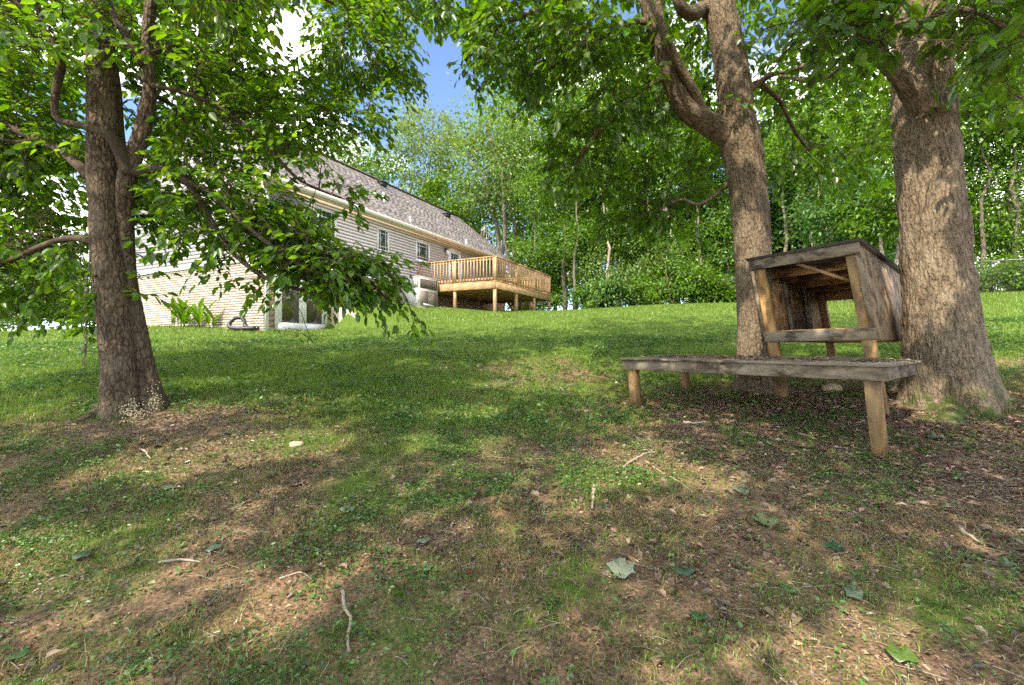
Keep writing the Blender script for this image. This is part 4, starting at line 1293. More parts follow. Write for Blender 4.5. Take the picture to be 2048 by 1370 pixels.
# ------------------------------------------------------------------ trees and shrubs further off
def far_tree(name, label, px, py_base, d, top_py, rad, colors, n=70, per=120, leafL=.20, sig=.5, crown0=.3, trunk=.14, bark='bark_far', stems=1, lean=(0, 0), flat=.75, cat='tree', group=None, center_dx=0.0, spread=.25, narrow=1.0):
    x = (px - 1024) / F * d
    z0 = gz(x, d)
    Hh = CAM_Z + (690 - top_py) / F * d - z0
    root = tag(empty(name, (x, d, z0)), label, cat, group)
    mb = MB(); lv = Leaves()
    tips = []
    for k in range(stems):
        a = 2 * math.pi * (k + rng.random() * .5) / stems
        sp = 0 if stems == 1 else spread
        b0 = np.array([math.cos(a), math.sin(a), 0]) * (0 if stems == 1 else trunk * 1.2)
        tip = np.array([lean[0] + math.cos(a) * sp * Hh * .6, lean[1] + math.sin(a) * sp * Hh * .4, Hh * .86])
        t = np.linspace(0, 1, 9)[:, None]
        path = b0 + (tip - b0) * t + np.array([lean[0], lean[1], 0]) * .0 + np.concatenate([rng.standard_normal((9, 2)) * .035 * Hh * .5, np.zeros((9, 1))], 1) * np.minimum(t * 2, 1)
        path[0, 2] = -.3
        mb.tube(path, np.linspace(trunk * 1.15, trunk * .18, 9), 10)
        tips.append(path)
    if crown0 < .5:
        pass
    cz0, cz1 = Hh * crown0, Hh
    cen = []
    ph = rng.uniform(0, 9, 3)
    while len(cen) < n:
        q = rng.uniform(-1, 1, 3)
        rr = np.linalg.norm(q)
        if rr > 1 or rr < .25:
            continue
        lim = .45 + .85 * vnoise((unit(q) * 2.1 + ph)[None])[0]
        if rr > lim:
            continue
        c = np.array([center_dx + lean[0] * .8 + q[0] * rad, lean[1] * .8 + q[1] * rad, (cz0 + cz1) / 2 + q[2] * (cz1 - cz0) / 2 * 1.08])
        c[2] = min(c[2], cz1)
        cen.append(c)
    ctr = np.array([center_dx + lean[0] * .8, lean[1] * .8, (cz0 + cz1) / 2])
    # branches out to a third of the clumps
    for c in cen[::3]:
        path = tips[rng.integers(len(tips))]
        k = int(np.clip(np.searchsorted(path[:, 2], c[2] - .25 * np.linalg.norm(c[:2]) - .1) , 1, 7))
        a = path[k]
        mid_ = (a + c) / 2 + np.array([0, 0, .12 * np.linalg.norm(c - a)])
        r0 = trunk * .35 * (1 - k / 10)
        mb.tube(np.array([a, mid_, c]), [r0, r0 * .6, r0 * .2], 5, False)
    clumps(lv, cen, int(per * .72), sig * rng.uniform(.8, 1.15), leafL * rng.uniform(.9, 1.25), flat, ctr)
    mb.build('trunk' if cat == 'tree' else 'stems', M[bark], root, True, True)
    finish_crown('crown' if cat == 'tree' else 'foliage', lv, M['leaf_bg'], root, colors, .6, False, .22)
    return root

Y, Gn, Dk, Bl, Pa = GREENS_YEL, GREENS, GREENS_DARK, GREENS_BLUE, GREENS_PALE
WOODS = 'trees behind the house and yard'
# solid far wood behind everything
wl = Leaves()
wc = []
for k in range(850):
    px_ = rng.uniform(560, 2200)
    d_ = rng.uniform(40, 54)
    x_ = (px_ - 1024) / F * d_
    top_ = 8.5 + 5 * fbm2(np.array([x_]), np.array([d_]), .16, 2, 2.0)[0]
    wc.append(np.array([x_, d_, gz(x_, d_) + rng.uniform(0, 1) ** .8 * top_]))
clumps(wl, wc, 75, .85, .36, .8)
wo = finish_crown('woodland', wl, M['leaf_bg'], None, GREENS + GREENS_PALE + GREENS_YEL, .6, False, .25)
tag(wo, 'far mass of woodland closing the view beyond the yard', 'woodland', None, 'stuff')
for px_, d_, tp_, bk_, lb_ in ((1062, 27, 330, 'bark_far', 'slim grey trunk rising behind the deck railing end'), (1150, 25.5, 260, 'bark_far', 'thin straight dark trunk behind the feathery tree'),
                               (1218, 24.5, 240, 'bark_pale', 'thin pale trunk second right of the deck'), (1290, 24, 150, 'bark_far', 'slim dark trunk just left of the pale sunlit trunk'),
                               (1402, 23.5, 200, 'bark_far', 'slim straight trunk left of the forked tree'), (1575, 20, 220, 'bark_far', 'slim dark trunk just right of the forked tree'),
                               (1640, 18, 200, 'bark_pale', 'thin tan trunk over the middle of the hutch roof'), (1750, 17.5, 180, 'bark_far', 'thin trunk above the near corner of the hutch'),
                               (1965, 18.4, 150, 'bark_far', 'slim trunk behind the fence right of the oak'), (2030, 18.0, 100, 'bark_far', 'second slim trunk behind the fence, nearest the picture edge')):
    far_tree('slender_tree', lb_, px_, 605, d_, tp_, 1.3, Gn + Y[:2], 30, 110, .16, .42, .62, .085, bk_, 1, (rng.uniform(-.5, .5), 0), group='slender trunks at the edge of the woods')
far_tree('broadleaf_tree', 'very tall deep green tree high behind the deck and its dish', 1040, 605, 41, 130, 4.2, Gn, 110, 150, .3, .8, .25, .24, group=WOODS)
far_tree('broadleaf_tree', 'very tall deep green tree high behind the feathery one', 1150, 605, 40, 60, 4.4, Dk, 120, 150, .3, .8, .2, .24, group=WOODS)
far_tree('broadleaf_tree', 'very tall dark tree closing the sky left of the fork', 1230, 605, 38, 0, 4.4, Dk + Gn, 120, 150, .3, .8, .2, .24, group=WOODS)
far_tree('broadleaf_tree', 'bright low branched tree right beside the deck corner', 1085, 605, 28, 440, 1.9, Y + Gn, 70, 150, .15, .42, .02, .10, group=WOODS)
far_tree('broadleaf_tree', 'sunlit bushy tree between deck and pale trunk', 1225, 605, 26, 430, 2.0, Y + Pa[:2], 80, 150, .14, .40, .02, .10, group=WOODS)
far_tree('broadleaf_tree', 'light green bushy tree behind the tall sunlit shrub', 1318, 605, 24.5, 420, 2.0, Gn + Pa[:2], 80, 150, .14, .40, .02, .10, group=WOODS)
far_tree('broadleaf_tree', 'glossy bushy tree half covered by the forked trunk', 1440, 605, 24, 400, 2.0, Gn + Y[:2], 80, 150, .14, .40, .02, .10, group=WOODS)
far_tree('broadleaf_tree', 'yellow green tree rising just behind the middle of the house roof', 720, 560, 36, 250, 3.6, Y, 80, 150, .26, .65, .35, .18, group=WOODS)
far_tree('broadleaf_tree', 'pale feathery tree top behind the house ridge, against open blue sky', 850, 580, 37, 195, 3.4, Pa, 100, 140, .24, .6, .38, .18, group=WOODS)
far_tree('broadleaf_tree', 'dark full tree directly behind the far end of the roof', 905, 590, 34, 330, 2.8, Gn, 80, 150, .22, .55, .2, .16, group=WOODS)
far_tree('leaning_tree', 'tall thin crowned tree with leaning pale trunks above the deck', 1035, 600, 30, 200, 3.4, Pa + Gn[:2], 90, 120, .2, .55, .42, .17, 'bark_far', 3, (-2.2, 0), spread=.22, group=WOODS)
far_tree('broadleaf_tree', 'slender tree with bare lower trunk beyond the dish on the eave', 1050, 600, 33, 260, 2.4, Y, 60, 120, .2, .5, .45, .13, group=WOODS)
far_tree('willow_tree', 'feathery light green tree drooping beside the far end of the deck', 1130, 605, 27, 405, 2.4, Y[:2] + Gn[:2], 90, 150, .15, .42, .22, .13, group=WOODS)
far_tree('broadleaf_tree', 'dark trunked tree shading the lawn edge right of the deck', 1195, 605, 28, 300, 3.0, Gn + Dk, 100, 150, .19, .5, .25, .16, group=WOODS)
far_tree('broadleaf_tree', 'dense dark green tree left of the pale sunlit trunk', 1262, 605, 26, 230, 3.0, Dk, 120, 150, .18, .5, .16, .17, group=WOODS)
far_tree('pale_trunk_tree', 'tall tree with a pale sunlit trunk at the lawn edge', 1352, 605, 24, 120, 2.6, Gn, 90, 130, .18, .5, .45, .22, 'bark_pale', 1, (-1.0, 0), group=WOODS)
far_tree('broadleaf_tree', 'bluish green tree right behind the forked trunk', 1420, 605, 25, 250, 2.9, Bl, 110, 150, .18, .5, .15, .15, group=WOODS)
far_tree('broadleaf_tree', 'tall tree filling the sky behind the fork of the near tree', 1300, 605, 34, 60, 4.4, Gn + Y[:1], 110, 140, .24, .65, .35, .22, group=WOODS)
far_tree('broadleaf_tree', 'mid green tree seen above the hutch roof', 1590, 600, 23, 180, 3.0, Bl + Gn, 100, 150, .18, .5, .2, .16, group=WOODS)
far_tree('crooked_tree', 'low spreading tree with crooked tan stems above the hutch', 1690, 600, 17, 330, 2.4, Bl, 80, 150, .14, .36, .42, .075, 'bark_pale', 4, (0, 0), spread=.4, group=WOODS)
far_tree('broadleaf_tree', 'tree with yellowish leaves between hutch and oak, high up', 1720, 600, 25, 90, 3.0, Y + Gn, 80, 130, .2, .5, .4, .16, group=WOODS)
far_tree('crooked_tree', 'small crooked tan trunked tree hard against the oak', 1778, 600, 15, 350, 1.5, Gn, 50, 130, .13, .32, .45, .07, 'bark_pale', 2, (0, 0), spread=.25, group=WOODS)
far_tree('broadleaf_tree', 'tall shady tree behind the oak trunk, beyond the wire fence', 1905, 585, 21, 40, 2.6, Dk + Bl, 100, 140, .18, .45, .35, .16, group=WOODS)
far_tree('broadleaf_tree', 'dense vine clad tree at the right picture edge behind the fence', 2020, 585, 19, 255, 2.7, Gn + Y[:1] + Dk, 150, 170, .15, .42, .05, .16, group=WOODS)
far_tree('broadleaf_tree', 'high crowned tree over the right end of the wire fence', 2060, 585, 23, -60, 3.2, Dk + Gn, 110, 140, .19, .5, .4, .2, group=WOODS)
far_tree('broadleaf_tree', 'hazy pale tree low at the left edge beyond the lawn', 40, 660, 34, 470, 4.2, Pa, 100, 140, .26, .7, .1, .18, group=WOODS)
far_tree('broadleaf_tree', 'soft green tree peeping left of the twin trunk, low behind leaves', 150, 660, 30, 520, 2.8, Pa + Y, 80, 140, .22, .6, .1, .15, group=WOODS)
far_tree('broadleaf_tree', 'tree outside the left edge with branches reaching the lawn', -120, 660, 26, 380, 3.8, Gn + Pa, 100, 140, .22, .6, .1, .18, group=WOODS)
far_tree('broadleaf_tree', 'deep green tree filling the gap between pale trunk and forked tree', 1385, 605, 30, 330, 3.2, Dk + Bl, 100, 150, .2, .55, .1, .16, group=WOODS)
far_tree('broadleaf_tree', 'deep green tree low behind the hutch left post', 1500, 600, 26, 330, 3.2, Dk + Gn, 110, 150, .19, .5, .08, .16, group=WOODS)
far_tree('broadleaf_tree', 'shadowed low tree behind the hutch and oak', 1660, 600, 24, 400, 3.4, Dk + Bl, 120, 150, .19, .5, .05, .16, group=WOODS)
far_tree('broadleaf_tree', 'dark leafy tree behind the deck railing end', 1110, 605, 34, 430, 2.6, Dk + Gn, 80, 140, .2, .5, .05, .14, group=WOODS)
EDGE = 'shrubs along the lawn edge'
shr = [(1190, 24.5, 572, 1.0, Gn + Bl, 'low rounded shrub nearest the deck at the lawn edge'),
       (1235, 23.5, 535, 1.1, Bl + Pa[:1], 'greyish shrub second from the deck at the lawn edge'),
       (1290, 23, 562, 1.2, Pa[1:2] + Gn, 'pale tangled shrub over the hidden wire fence'),
       (1345, 22.5, 490, 1.2, Y + Gn[:2], 'tall sunlit yellowish shrub below the pale trunk'),
       (1395, 22, 528, 1.1, Y[:1] + Gn, 'bright round shrub at the middle of the lawn edge'),
       (1440, 22.3, 572, .9, Gn, 'leafy shrub beside the slim fence post'),
       (1470, 22.8, 480, 1.4, Bl, 'dark shrub half hidden by the forked trunk'),
       (1560, 21.5, 555, 1.5, Dk, 'dark low shrub seen under the hutch floor line'),
       (1700, 20, 540, 1.7, Dk + Gn, 'dark shrub seen through the hutch opening'),
       (1790, 19.2, 530, 1.5, Gn + Bl, 'shrub between the hutch and the oak along the fence'),
       (1985, 17.9, 520, 1.2, Gn + Y[:1], 'vine tangle behind the wire fence beside the oak'),
       (2060, 17.2, 515, 1.4, Dk + Gn, 'dark undergrowth bush behind the fence at the right edge')]
for px, d, tp, rad, cs, lb in shr:
    far_tree('shrub', lb, px, 610, d, tp, rad, cs, 40, 105, rng.uniform(.11, .17), rng.uniform(.2, .33), .02, .03, 'bark_far', 4, (0, 0), cat='shrub', group=EDGE, spread=.5)

# ------------------------------------------------------------------ wire fence
fn = tag(empty('wire_fence', (0, 0, 0)), 'grey chain link fence with top rail along the wooded boundary', 'fence')
fp_ = [np.array(p, float) for p in ((4.6, 25.0), (10.25, 22.1), (14.2, 19.6), (17.2, 17.6), (20.5, 15.4), (24, 13.0))]
mbw = MB()
for a, b in zip(fp_[:-1], fp_[1:]):
    n = max(1, int(np.linalg.norm(b - a) / 2.6))
    for k in range(n):
        p = a + (b - a) * k / n; q = a + (b - a) * (k + 1) / n
        zp, zq = gz(*p), gz(*q)
        MB().tube([(*p, zp - .1), (*p, zp + 1.28)], .026, 8).build('post', M['galv'], fn, True)
        MB().tube([(*p, zp + 1.22), (*q, zq + 1.22)], .02, 6).build('top_rail', M['galv'], fn, True)
        L = np.linalg.norm(q - p)
        m = int(L / .085)
        hgt = 1.16
        for i in range(-int(hgt / .085), m):
            for s_ in (1, -1):
                t0, t1 = i * .085, i * .085 + hgt
                z0_, z1_ = .04, .04 + hgt
                if t0 < 0:
                    z0_ += -t0; t0 = 0
                if t1 > L:
                    z1_ -= t1 - L; t1 = L
                if z1_ - z0_ < .05:
                    continue
                if s_ < 0:
                    t0, t1 = L - t0, L - t1
                f0, f1 = t0 / L, t1 / L
                w0_, w1_ = p + (q - p) * f0, p + (q - p) * f1
                za, zb_ = zp + (zq - zp) * f0 + z0_, zp + (zq - zp) * f1 + z1_
                mbw.tube([(*w0_, za), (*w1_, zb_)], .0021, 3, False)
wm = mbw.build('wire_mesh', M['galv'], fn)
wm['kind'] = 'stuff'

# ------------------------------------------------------------------ plants and things by the house
for ci, (hy, hx, nst, lb) in enumerate(((2.35, -7.55, 5, 'broad leaved canna clump nearest the drain hose against the brick wall'), (3.05, -7.55, 6, 'tall middle canna clump with broad leaves against the brick wall'), (3.75, -7.5, 5, 'broad leaved canna clump nearest the twin trunk against the brick wall'))):
    w = hw(hx, hy)
    rt = tag(empty('canna_plant', (*w, gz(*w))), lb, 'plant', 'canna plants along the brick wall')
    for s_ in range(nst):
        b = rng.uniform(-.26, .26, 2)
        hgt = rng.uniform(.45, .75)
        MB().tube([(*b, -.05), (*(b * 1.2), hgt * .8)], [.012, .008], 5).build('stem', M['bark_limb'], rt, False, True)
        for k in range(4):
            a = rng.uniform(0, 2 * math.pi)
            z_ = hgt * (.15 + .22 * k)
            dirv = np.array([math.cos(a), math.sin(a), rng.uniform(1.0, 2.2)])
            v, f, kk = leaf_mesh(np.array([[*b, z_]]), np.array([dirv]), np.array([[-math.cos(a), -math.sin(a), .6]]), [rng.uniform(.38, .52)], [rng.uniform(.13, .17)], True, .18, .12)
            c = pal(1, GREENS_YEL[:2] + GREENS[:2], .15)
            np_mesh('leaf', v, [f], M['leaf'], rt, np.repeat(c, kk, 0))
# bare corrugated drain hose looped by the wall corner
hb = hw(-7.55, .30)
hz = gz(*hb)
gu = np.array([*(-N2), 0]); gn = np.array([*(-U2), 0])
def hl(a, b, c):
    return np.array([hb[0], hb[1], hz]) + gu * a + gn * b + np.array([0, 0, c])
hp_pts = smooth_path(np.array([hl(-.62, .05, .07), hl(-.40, .12, .06), hl(-.05, .2, .06), hl(.22, .22, .10), hl(.36, .15, .22), hl(.28, .05, .36), hl(.08, .0, .38), hl(-.05, -.02, .28), hl(-.12, .0, .14), hl(-.35, .0, .06), hl(-.6, -.08, .06)]), .012)
ridg = .052 + .009 * np.sin(np.arange(len(hp_pts)) * 2 * math.pi / 3.0)
hose = MB().tube(hp_pts, ridg, 14).build('drain_hose', M['rubber'], None, True)
tag(hose, 'looped black corrugated drain hose on the grass by the brick corner', 'hose')

# rope hanging from the low limb of the twin trunk tree
q0, q1 = P(177, 488, dL), P(168, 712, dL - .05)
t = np.linspace(0, 1, 26)[:, None]
rp = q0 + (q1 - q0) * t + np.stack([.012 * np.sin(t[:, 0] * 9), .01 * np.cos(t[:, 0] * 7), 0 * t[:, 0]], 1)
m = MB().tube(rp, .0075, 8)
th_ = np.linspace(0, 16 * math.pi, 110)
tt_ = np.linspace(.45, .97, 110)
core_ = q0 + (q1 - q0) * tt_[:, None]
m.tube(core_ + np.stack([.009 * np.cos(th_), .009 * np.sin(th_), 0 * th_], 1), .006, 6)
for c_ in (.42, .94):
    k_ = q0 + (q1 - q0) * c_
    m.tube([k_ + (0, 0, .035), k_ + (.003, 0, .015), k_ - (.003, 0, .015), k_ - (0, 0, .035)], [.010, .021, .020, .009], 9)
for a in range(5):
    e_ = q1 + np.array([rng.uniform(-.022, .022), rng.uniform(-.02, .02), -rng.uniform(.05, .13)])
    m.tube([q1, (q1 + e_) / 2 + rng.uniform(-.008, .008, 3), e_], [.005, .004, .002], 5)
rope = m.build('rope', M['rope'], None, True)
tag(rope, 'frayed old rope with knots hanging beside the twin trunk', 'rope')

# pale fungus tufts at the foot of the twin trunk
mf = MB()
fc = ground_hit(270, 842)
for k in range(240):
    th0 = rng.uniform(0, 2 * math.pi)
    r_ = abs(rng.standard_normal()) * .5
    px_, py_ = 266 + rng.standard_normal() * 14, 824 + rng.standard_normal() * 12
    dd_ = dL - .29 + abs(px_ - 255) * .0016 + (832 - py_) * .0009
    p = P(px_, py_, dd_)
    s_ = rng.uniform(.003, .0065)
    mf.tube([p, p + (0, -.006, s_ * .9), p + (0, -.008, s_ * 1.5)], [s_ * .35, s_, s_ * .25], 6)
for k in range(90):
    px_, py_ = 309 + rng.standard_normal() * 7, 800 + rng.standard_normal() * 17
    p = P(px_, py_, dL - .09 + (py_ - 800) * -.0006)
    s_ = rng.uniform(.003, .006)
    mf.tube([p, p + (0, -.006, s_ * .9), p + (0, -.008, s_ * 1.5)], [s_ * .35, s_, s_ * .25], 6)
fg = mf.build('fungus', M['fungus'])
tag(fg, 'speckled crust of tiny pale mushrooms at the foot of the twin trunk', 'fungus', None, 'stuff')

# ------------------------------------------------------------------ grass, weeds, litter
def scatter(n, ylo, yhi, dens=None, margin=1.16):
    """points over the ground in view, evenly per square metre"""
    y = np.sqrt(rng.uniform(ylo ** 2, yhi ** 2, n))
    x = rng.uniform(-1, 1, n) * (y * margin + .3)
    if dens is not None:
        k = rng.random(n) < dens(x, y)
        x, y = x[k], y[k]
    s, t = to_house(x, y)
    k = ~((s > X0 - .05) & (t > -.05)) & ~((s > -.1) & (s < DL) & (t > -DD + .4)) & ~((s > -1.4) & (s < 0) & (t > -1.2))
    k &= np.hypot(x - bl[0], y - dL) > .22
    k &= np.hypot(x - (1876 - 1024) / F * 5.32, y - 5.32) > .45
    k &= np.hypot(x - b2[0], y - 6.35) > .27
    x, y = x[k], y[k]
    return np.stack([x, y, ground(x, y)], 1)

def blades(name, pts, h, w, colors, lean=.5, seg2=False, jit=.2, label=None):
    n = len(pts)
    a = rng.uniform(0, 2 * math.pi, n)
    hh = h * rng.uniform(.5, 1.35, n)[:, None]
    ww = w * rng.uniform(.7, 1.3, n)[:, None]
    sd = np.stack([np.cos(a), np.sin(a), 0 * a], 1)
    ln = np.stack([-np.sin(a), np.cos(a), 0 * a], 1) * (lean * rng.uniform(.1, 1.6, n))[:, None]
    up = np.array([0, 0, 1.0])
    p = pts - up * .004
    if seg2:
        m = p + (up * .62 + ln * .30) * hh
        tp = p + (up * .86 + ln * 1.0) * hh
        v = np.stack([p - sd * ww / 2, p + sd * ww / 2, m + sd * ww * .42, m - sd * ww * .42, tp], 1).reshape(-1, 3)
        b = np.arange(n)[:, None] * 5
        fs = [b + np.array([0, 1, 2, 3]), b + np.array([3, 2, 4])]
        k = 5
    else:
        tp = p + (up + ln) * hh
        v = np.stack([p - sd * ww / 2, p + sd * ww / 2, tp], 1).reshape(-1, 3)
        fs = [np.arange(n)[:, None] * 3 + np.array([0, 1, 2])]
        k = 3
    c = pal(n, colors, jit)
    o = np_mesh(name, v, fs, M['grass'], None, np.repeat(c, k, 0))
    return tag(o, label, 'grass', None, 'stuff')

LAWN = [(0.123, 0.229, 0.023), (0.154, 0.268, 0.029), (0.096, 0.19, 0.021), (0.187, 0.288, 0.042), (0.212, 0.268, 0.058)]
def turf_d(x, y):
    return np.clip(1.05 - bare(x, y) * 1.25, .02, 1)
def near_turf(x, y):
    patch = fbm2(x, y, 1.5, 3, 21.3)
    return np.clip((.95 - bare(x, y)) * sstep(.34, .60, patch) + .12 * (1 - bare(x, y)), 0, 1)
blades('lawn_grass', scatter(265000, 9.0, 28, turf_d), .060, .017, LAWN, .6, label='mown lawn grass running up the slope to the house')
blades('yard_grass', scatter(210000, 4.6, 9.0, turf_d), .055, .0075, LAWN, .7, label='thin shaded grass in the middle of the yard')
blades('near_grass', scatter(150000, 1.2, 4.8, near_turf), .036, .0032, LAWN + [(.18, .19, .06), (.24, .20, .09), (.20, .21, .07)], .9, True, label='sparse grass tufts on the bare near ground')
blades('dry_grass', scatter(80000, 1.2, 6.0, lambda x, y: sstep(.5, .7, fbm2(x, y, 2.2, 2, 44.0))), .045, .0032, [(.34, .25, .13), (.28, .19, .09), (.40, .31, .17), (.22, .16, .09)], 2.4, True, label='dry straw coloured grass stalks on the near ground')

def flat_leaves(name, pts, L, aspect, colors, mat, tilt=.45, lift=.006, full=True, jit=.25, label=None, cat='litter', fold=.1, droop=.1):
    n = len(pts)
    a = rng.uniform(0, 2 * math.pi, n)
    ax = np.stack([np.cos(a), np.sin(a), rng.standard_normal(n) * tilt * .5], 1)
    nr = np.stack([rng.standard_normal(n) * tilt, rng.standard_normal(n) * tilt, np.ones(n)], 1)
    LL = L * rng.uniform(.5, 1.45, n)
    v, f, k = leaf_mesh(pts + np.array([0, 0, 1.0]) * (lift * rng.uniform(.3, 1.8, n))[:, None], ax, nr, LL, LL * aspect * rng.uniform(.7, 1.25, n), full, droop, fold)
    o = np_mesh(name, v, [f], mat, None, np.repeat(pal(n, colors, jit), k, 0))
    return tag(o, label, cat, None, 'stuff')

WEED = [(.060, .155, .022), (.085, .195, .028), (.050, .130, .025), (.115, .215, .035), (.075, .165, .045)]
def weed_d(x, y):
    p = fbm2(x, y, 1.1, 3, 63.0)
    q = fbm2(x, y, 4.5, 2, 12.0)
    return np.clip((.12 + sstep(.36, .62, p)) * sstep(.32, .58, q) * (1.15 - .70 * bare(x, y)), 0, 1)
def clustered(n, ylo, yhi, dens, per, sig):
    c = scatter(n, ylo, yhi, dens)
    q = np.repeat(c, per, 0)
    q[:, :2] += rng.standard_normal((len(q), 2)) * sig
    q[:, 2] = ground(q[:, 0], q[:, 1])
    return q
flat_leaves('weeds', clustered(26000, 1.2, 5.0, weed_d, 6, .032), .023, .58, WEED, M['weed'], .5, .022, False, .25, 'small round leaved weeds spreading over the near ground', 'weeds', .16)
flat_leaves('yard_weeds', clustered(21000, 4.8, 10.5, weed_d, 5, .05), .040, .7, WEED, M['weed'], .5, .035, False, .25, 'clover like weeds among the grass in the middle of the yard', 'weeds', .16)
BROWN = [(.12, .078, .05), (.18, .118, .075), (.08, .054, .038), (.23, .155, .10), (.14, .10, .075), (.27, .20, .145), (.19, .165, .145)]
def lit_d(x, y):
    return np.clip(bare(x, y) * .95 + .16, 0, 1) * np.clip(2.4 * fbm2(x, y, 1.8, 3, 30.0) - .5, .1, 1)
flat_leaves('leaf_litter', scatter(240000, 1.2, 5.4, lit_d), .021, .40, BROWN + [(.33, .25, .17), (.28, .18, .11)], M['litter'], .5, .007, False, .3, 'brown shredded leaf litter on the near soil', 'litter', .22, .2)
flat_leaves('yard_litter', scatter(42000, 5.0, 10.5, lambda x, y: lit_d(x, y) * .8), .055, .5, BROWN + [(.34, .29, .24)], M['litter'], .4, .008, False, .3, 'brown leaf litter under the trees in mid yard', 'litter', .2, .15)
flat_leaves('dead_leaves', scatter(11000, 1.2, 6.0, lambda x, y: np.clip(1.9 * fbm2(x, y, 1.3, 3, 77.0) - .45, .03, 1) * np.clip(.35 + bare(x, y), 0, 1)), .046, .55, [(.16, .10, .065), (.22, .15, .10), (.10, .07, .052), (.20, .15, .11), (.27, .195, .135), (.12, .085, .06)], M['litter'], .6, .010, True, .3, 'curled brown dead leaves scattered over the near ground', 'litter', .34, .38)
# heavier drift of leaves under the platform and round the oak
dr_ = scatter(200000, 2.6, 8.5, lambda x, y: np.exp(-(((x - 3.9) / 2.2) ** 2 + ((y - 5.0) / 1.7) ** 2)) * .30)
flat_leaves('leaf_drift', dr_, .06, .45, [(.20, .115, .075), (.27, .165, .115), (.14, .08, .055), (.33, .22, .16), (.24, .135, .10)], M['litter'], .4, .01, False, .3, 'reddish brown leaf drift under the platform and round the oak', 'litter', .2, .2)
# fine twigs and stalks lying about
tw_p = scatter(5200, 1.2, 7.5, lambda x, y: np.clip(.25 + bare(x, y), 0, 1))
mt = MB()
for p in tw_p:
    a = rng.uniform(0, 2 * math.pi); L = rng.uniform(.04, .16)
    d_ = np.array([math.cos(a), math.sin(a), 0]) * L / 2
    e0, e1 = p - d_, p + d_
    e0[2], e1[2] = gz(e0[0], e0[1]) + .006 if False else p[2] + .006, p[2] + .006 + rng.uniform(-.004, .008)
    mid_ = p + np.array([rng.uniform(-.01, .01), rng.uniform(-.01, .01), .012])
    mt.tube([e0, mid_, e1], rng.uniform(.0009, .0022), 3, False)
tag(mt.build('fine_twigs', M['stick']), 'fine twigs and stalks strewn over the soil', 'twigs', None, 'stuff')

# twigs and leaves lying on the platform top
mt = MB()
for k in range(150):
    i, j = rng.uniform(0, PLN), rng.beta(2, 1.3) * PWD
    w = PF + EA * i + EB * j
    a = rng.uniform(0, 2 * math.pi); L = rng.uniform(.06, .5) * (.5 if k % 3 else 1)
    dv_ = np.array([math.cos(a), math.sin(a)]) * L / 2
    z_ = pz(i, j) + .008
    mt.tube([(*(w - dv_), z_ + rng.uniform(0, .01)), (*(w + rng.uniform(-.02, .02, 2)), z_ + rng.uniform(.005, .03)), (*(w + dv_), z_ + rng.uniform(0, .02))], [rng.uniform(.002, .006), .003, .0015], 4, False)
tag(mt.build('platform_twigs', M['twig']), 'dead twigs lying on top of the wooden platform', 'twigs', None, 'stuff')
ii, jj = rng.uniform(0, PLN, 650), rng.beta(2.2, 1.2, 650) * PWD
pp = PF[None] + EA[None] * ii[:, None] + EB[None] * jj[:, None]
flat_leaves('platform_litter', np.stack([pp[:, 0], pp[:, 1], np.full(len(ii), CAM_Z - .163 + .006)], 1), .05, .5, BROWN[:4], M['litter'], .5, .008, True, .3, 'dark leaf crumbs lying on top of the wooden platform', 'litter', .2, .2)

lp_ = []
for (i, j) in ((.15, .055), (PLN - .05, .06), (.13, PWD - .08), (1.26, PWD + .085), (2.24, PWD + .085)):
    w = PF + EA * i + EB * j
    n_ = 150
    a_ = rng.uniform(0, 2 * math.pi, n_); r_ = .07 + np.abs(rng.standard_normal(n_)) * .06
    x_, y_ = w[0] + r_ * np.cos(a_), w[1] + r_ * np.sin(a_)
    lp_.append(np.stack([x_, y_, ground(x_, y_)], 1))
lp_ = np.concatenate(lp_)
flat_leaves('leg_litter', lp_, .04, .5, BROWN, M['litter'], .6, .02, False, .3, 'leaf crumbs gathered round the feet of the timber legs', 'litter', .25, .25)
blades('leg_grass', lp_[::2], .07, .004, LAWN + [(.24, .20, .09)], .8, True, label='grass tufts round the feet of the timber legs')
# single fallen leaves one can point at
def lobed(n=5, depth=.35):
    pts = []
    for k in range(n * 4):
        a = 2 * math.pi * k / (n * 4)
        r = 1 - depth * (.5 - .5 * math.cos(n * a)) ** .7
        pts.append((math.cos(a) * r * .5, math.sin(a) * r * .5 * .92))
    return pts
TULIP = [(-.5, .0), (-.46, -.22), (-.30, -.40), (-.05, -.36), (.18, -.50), (.26, -.22), (.50, -.20), (.42, 0), (.50, .20), (.26, .22), (.18, .50), (-.05, .36), (-.30, .40), (-.46, .22)]
OVAL = [(-.5, 0), (-.34, -.22), (-.08, -.31), (.2, -.25), (.38, -.12), (.5, 0), (.38, .12), (.2, .25), (-.08, .31), (-.34, .22)]
LONG = [(-.5, 0), (-.34, -.10), (-.08, -.15), (.2, -.13), (.38, -.07), (.5, 0), (.38, .07), (.2, .13), (-.08, .15), (-.34, .10)]
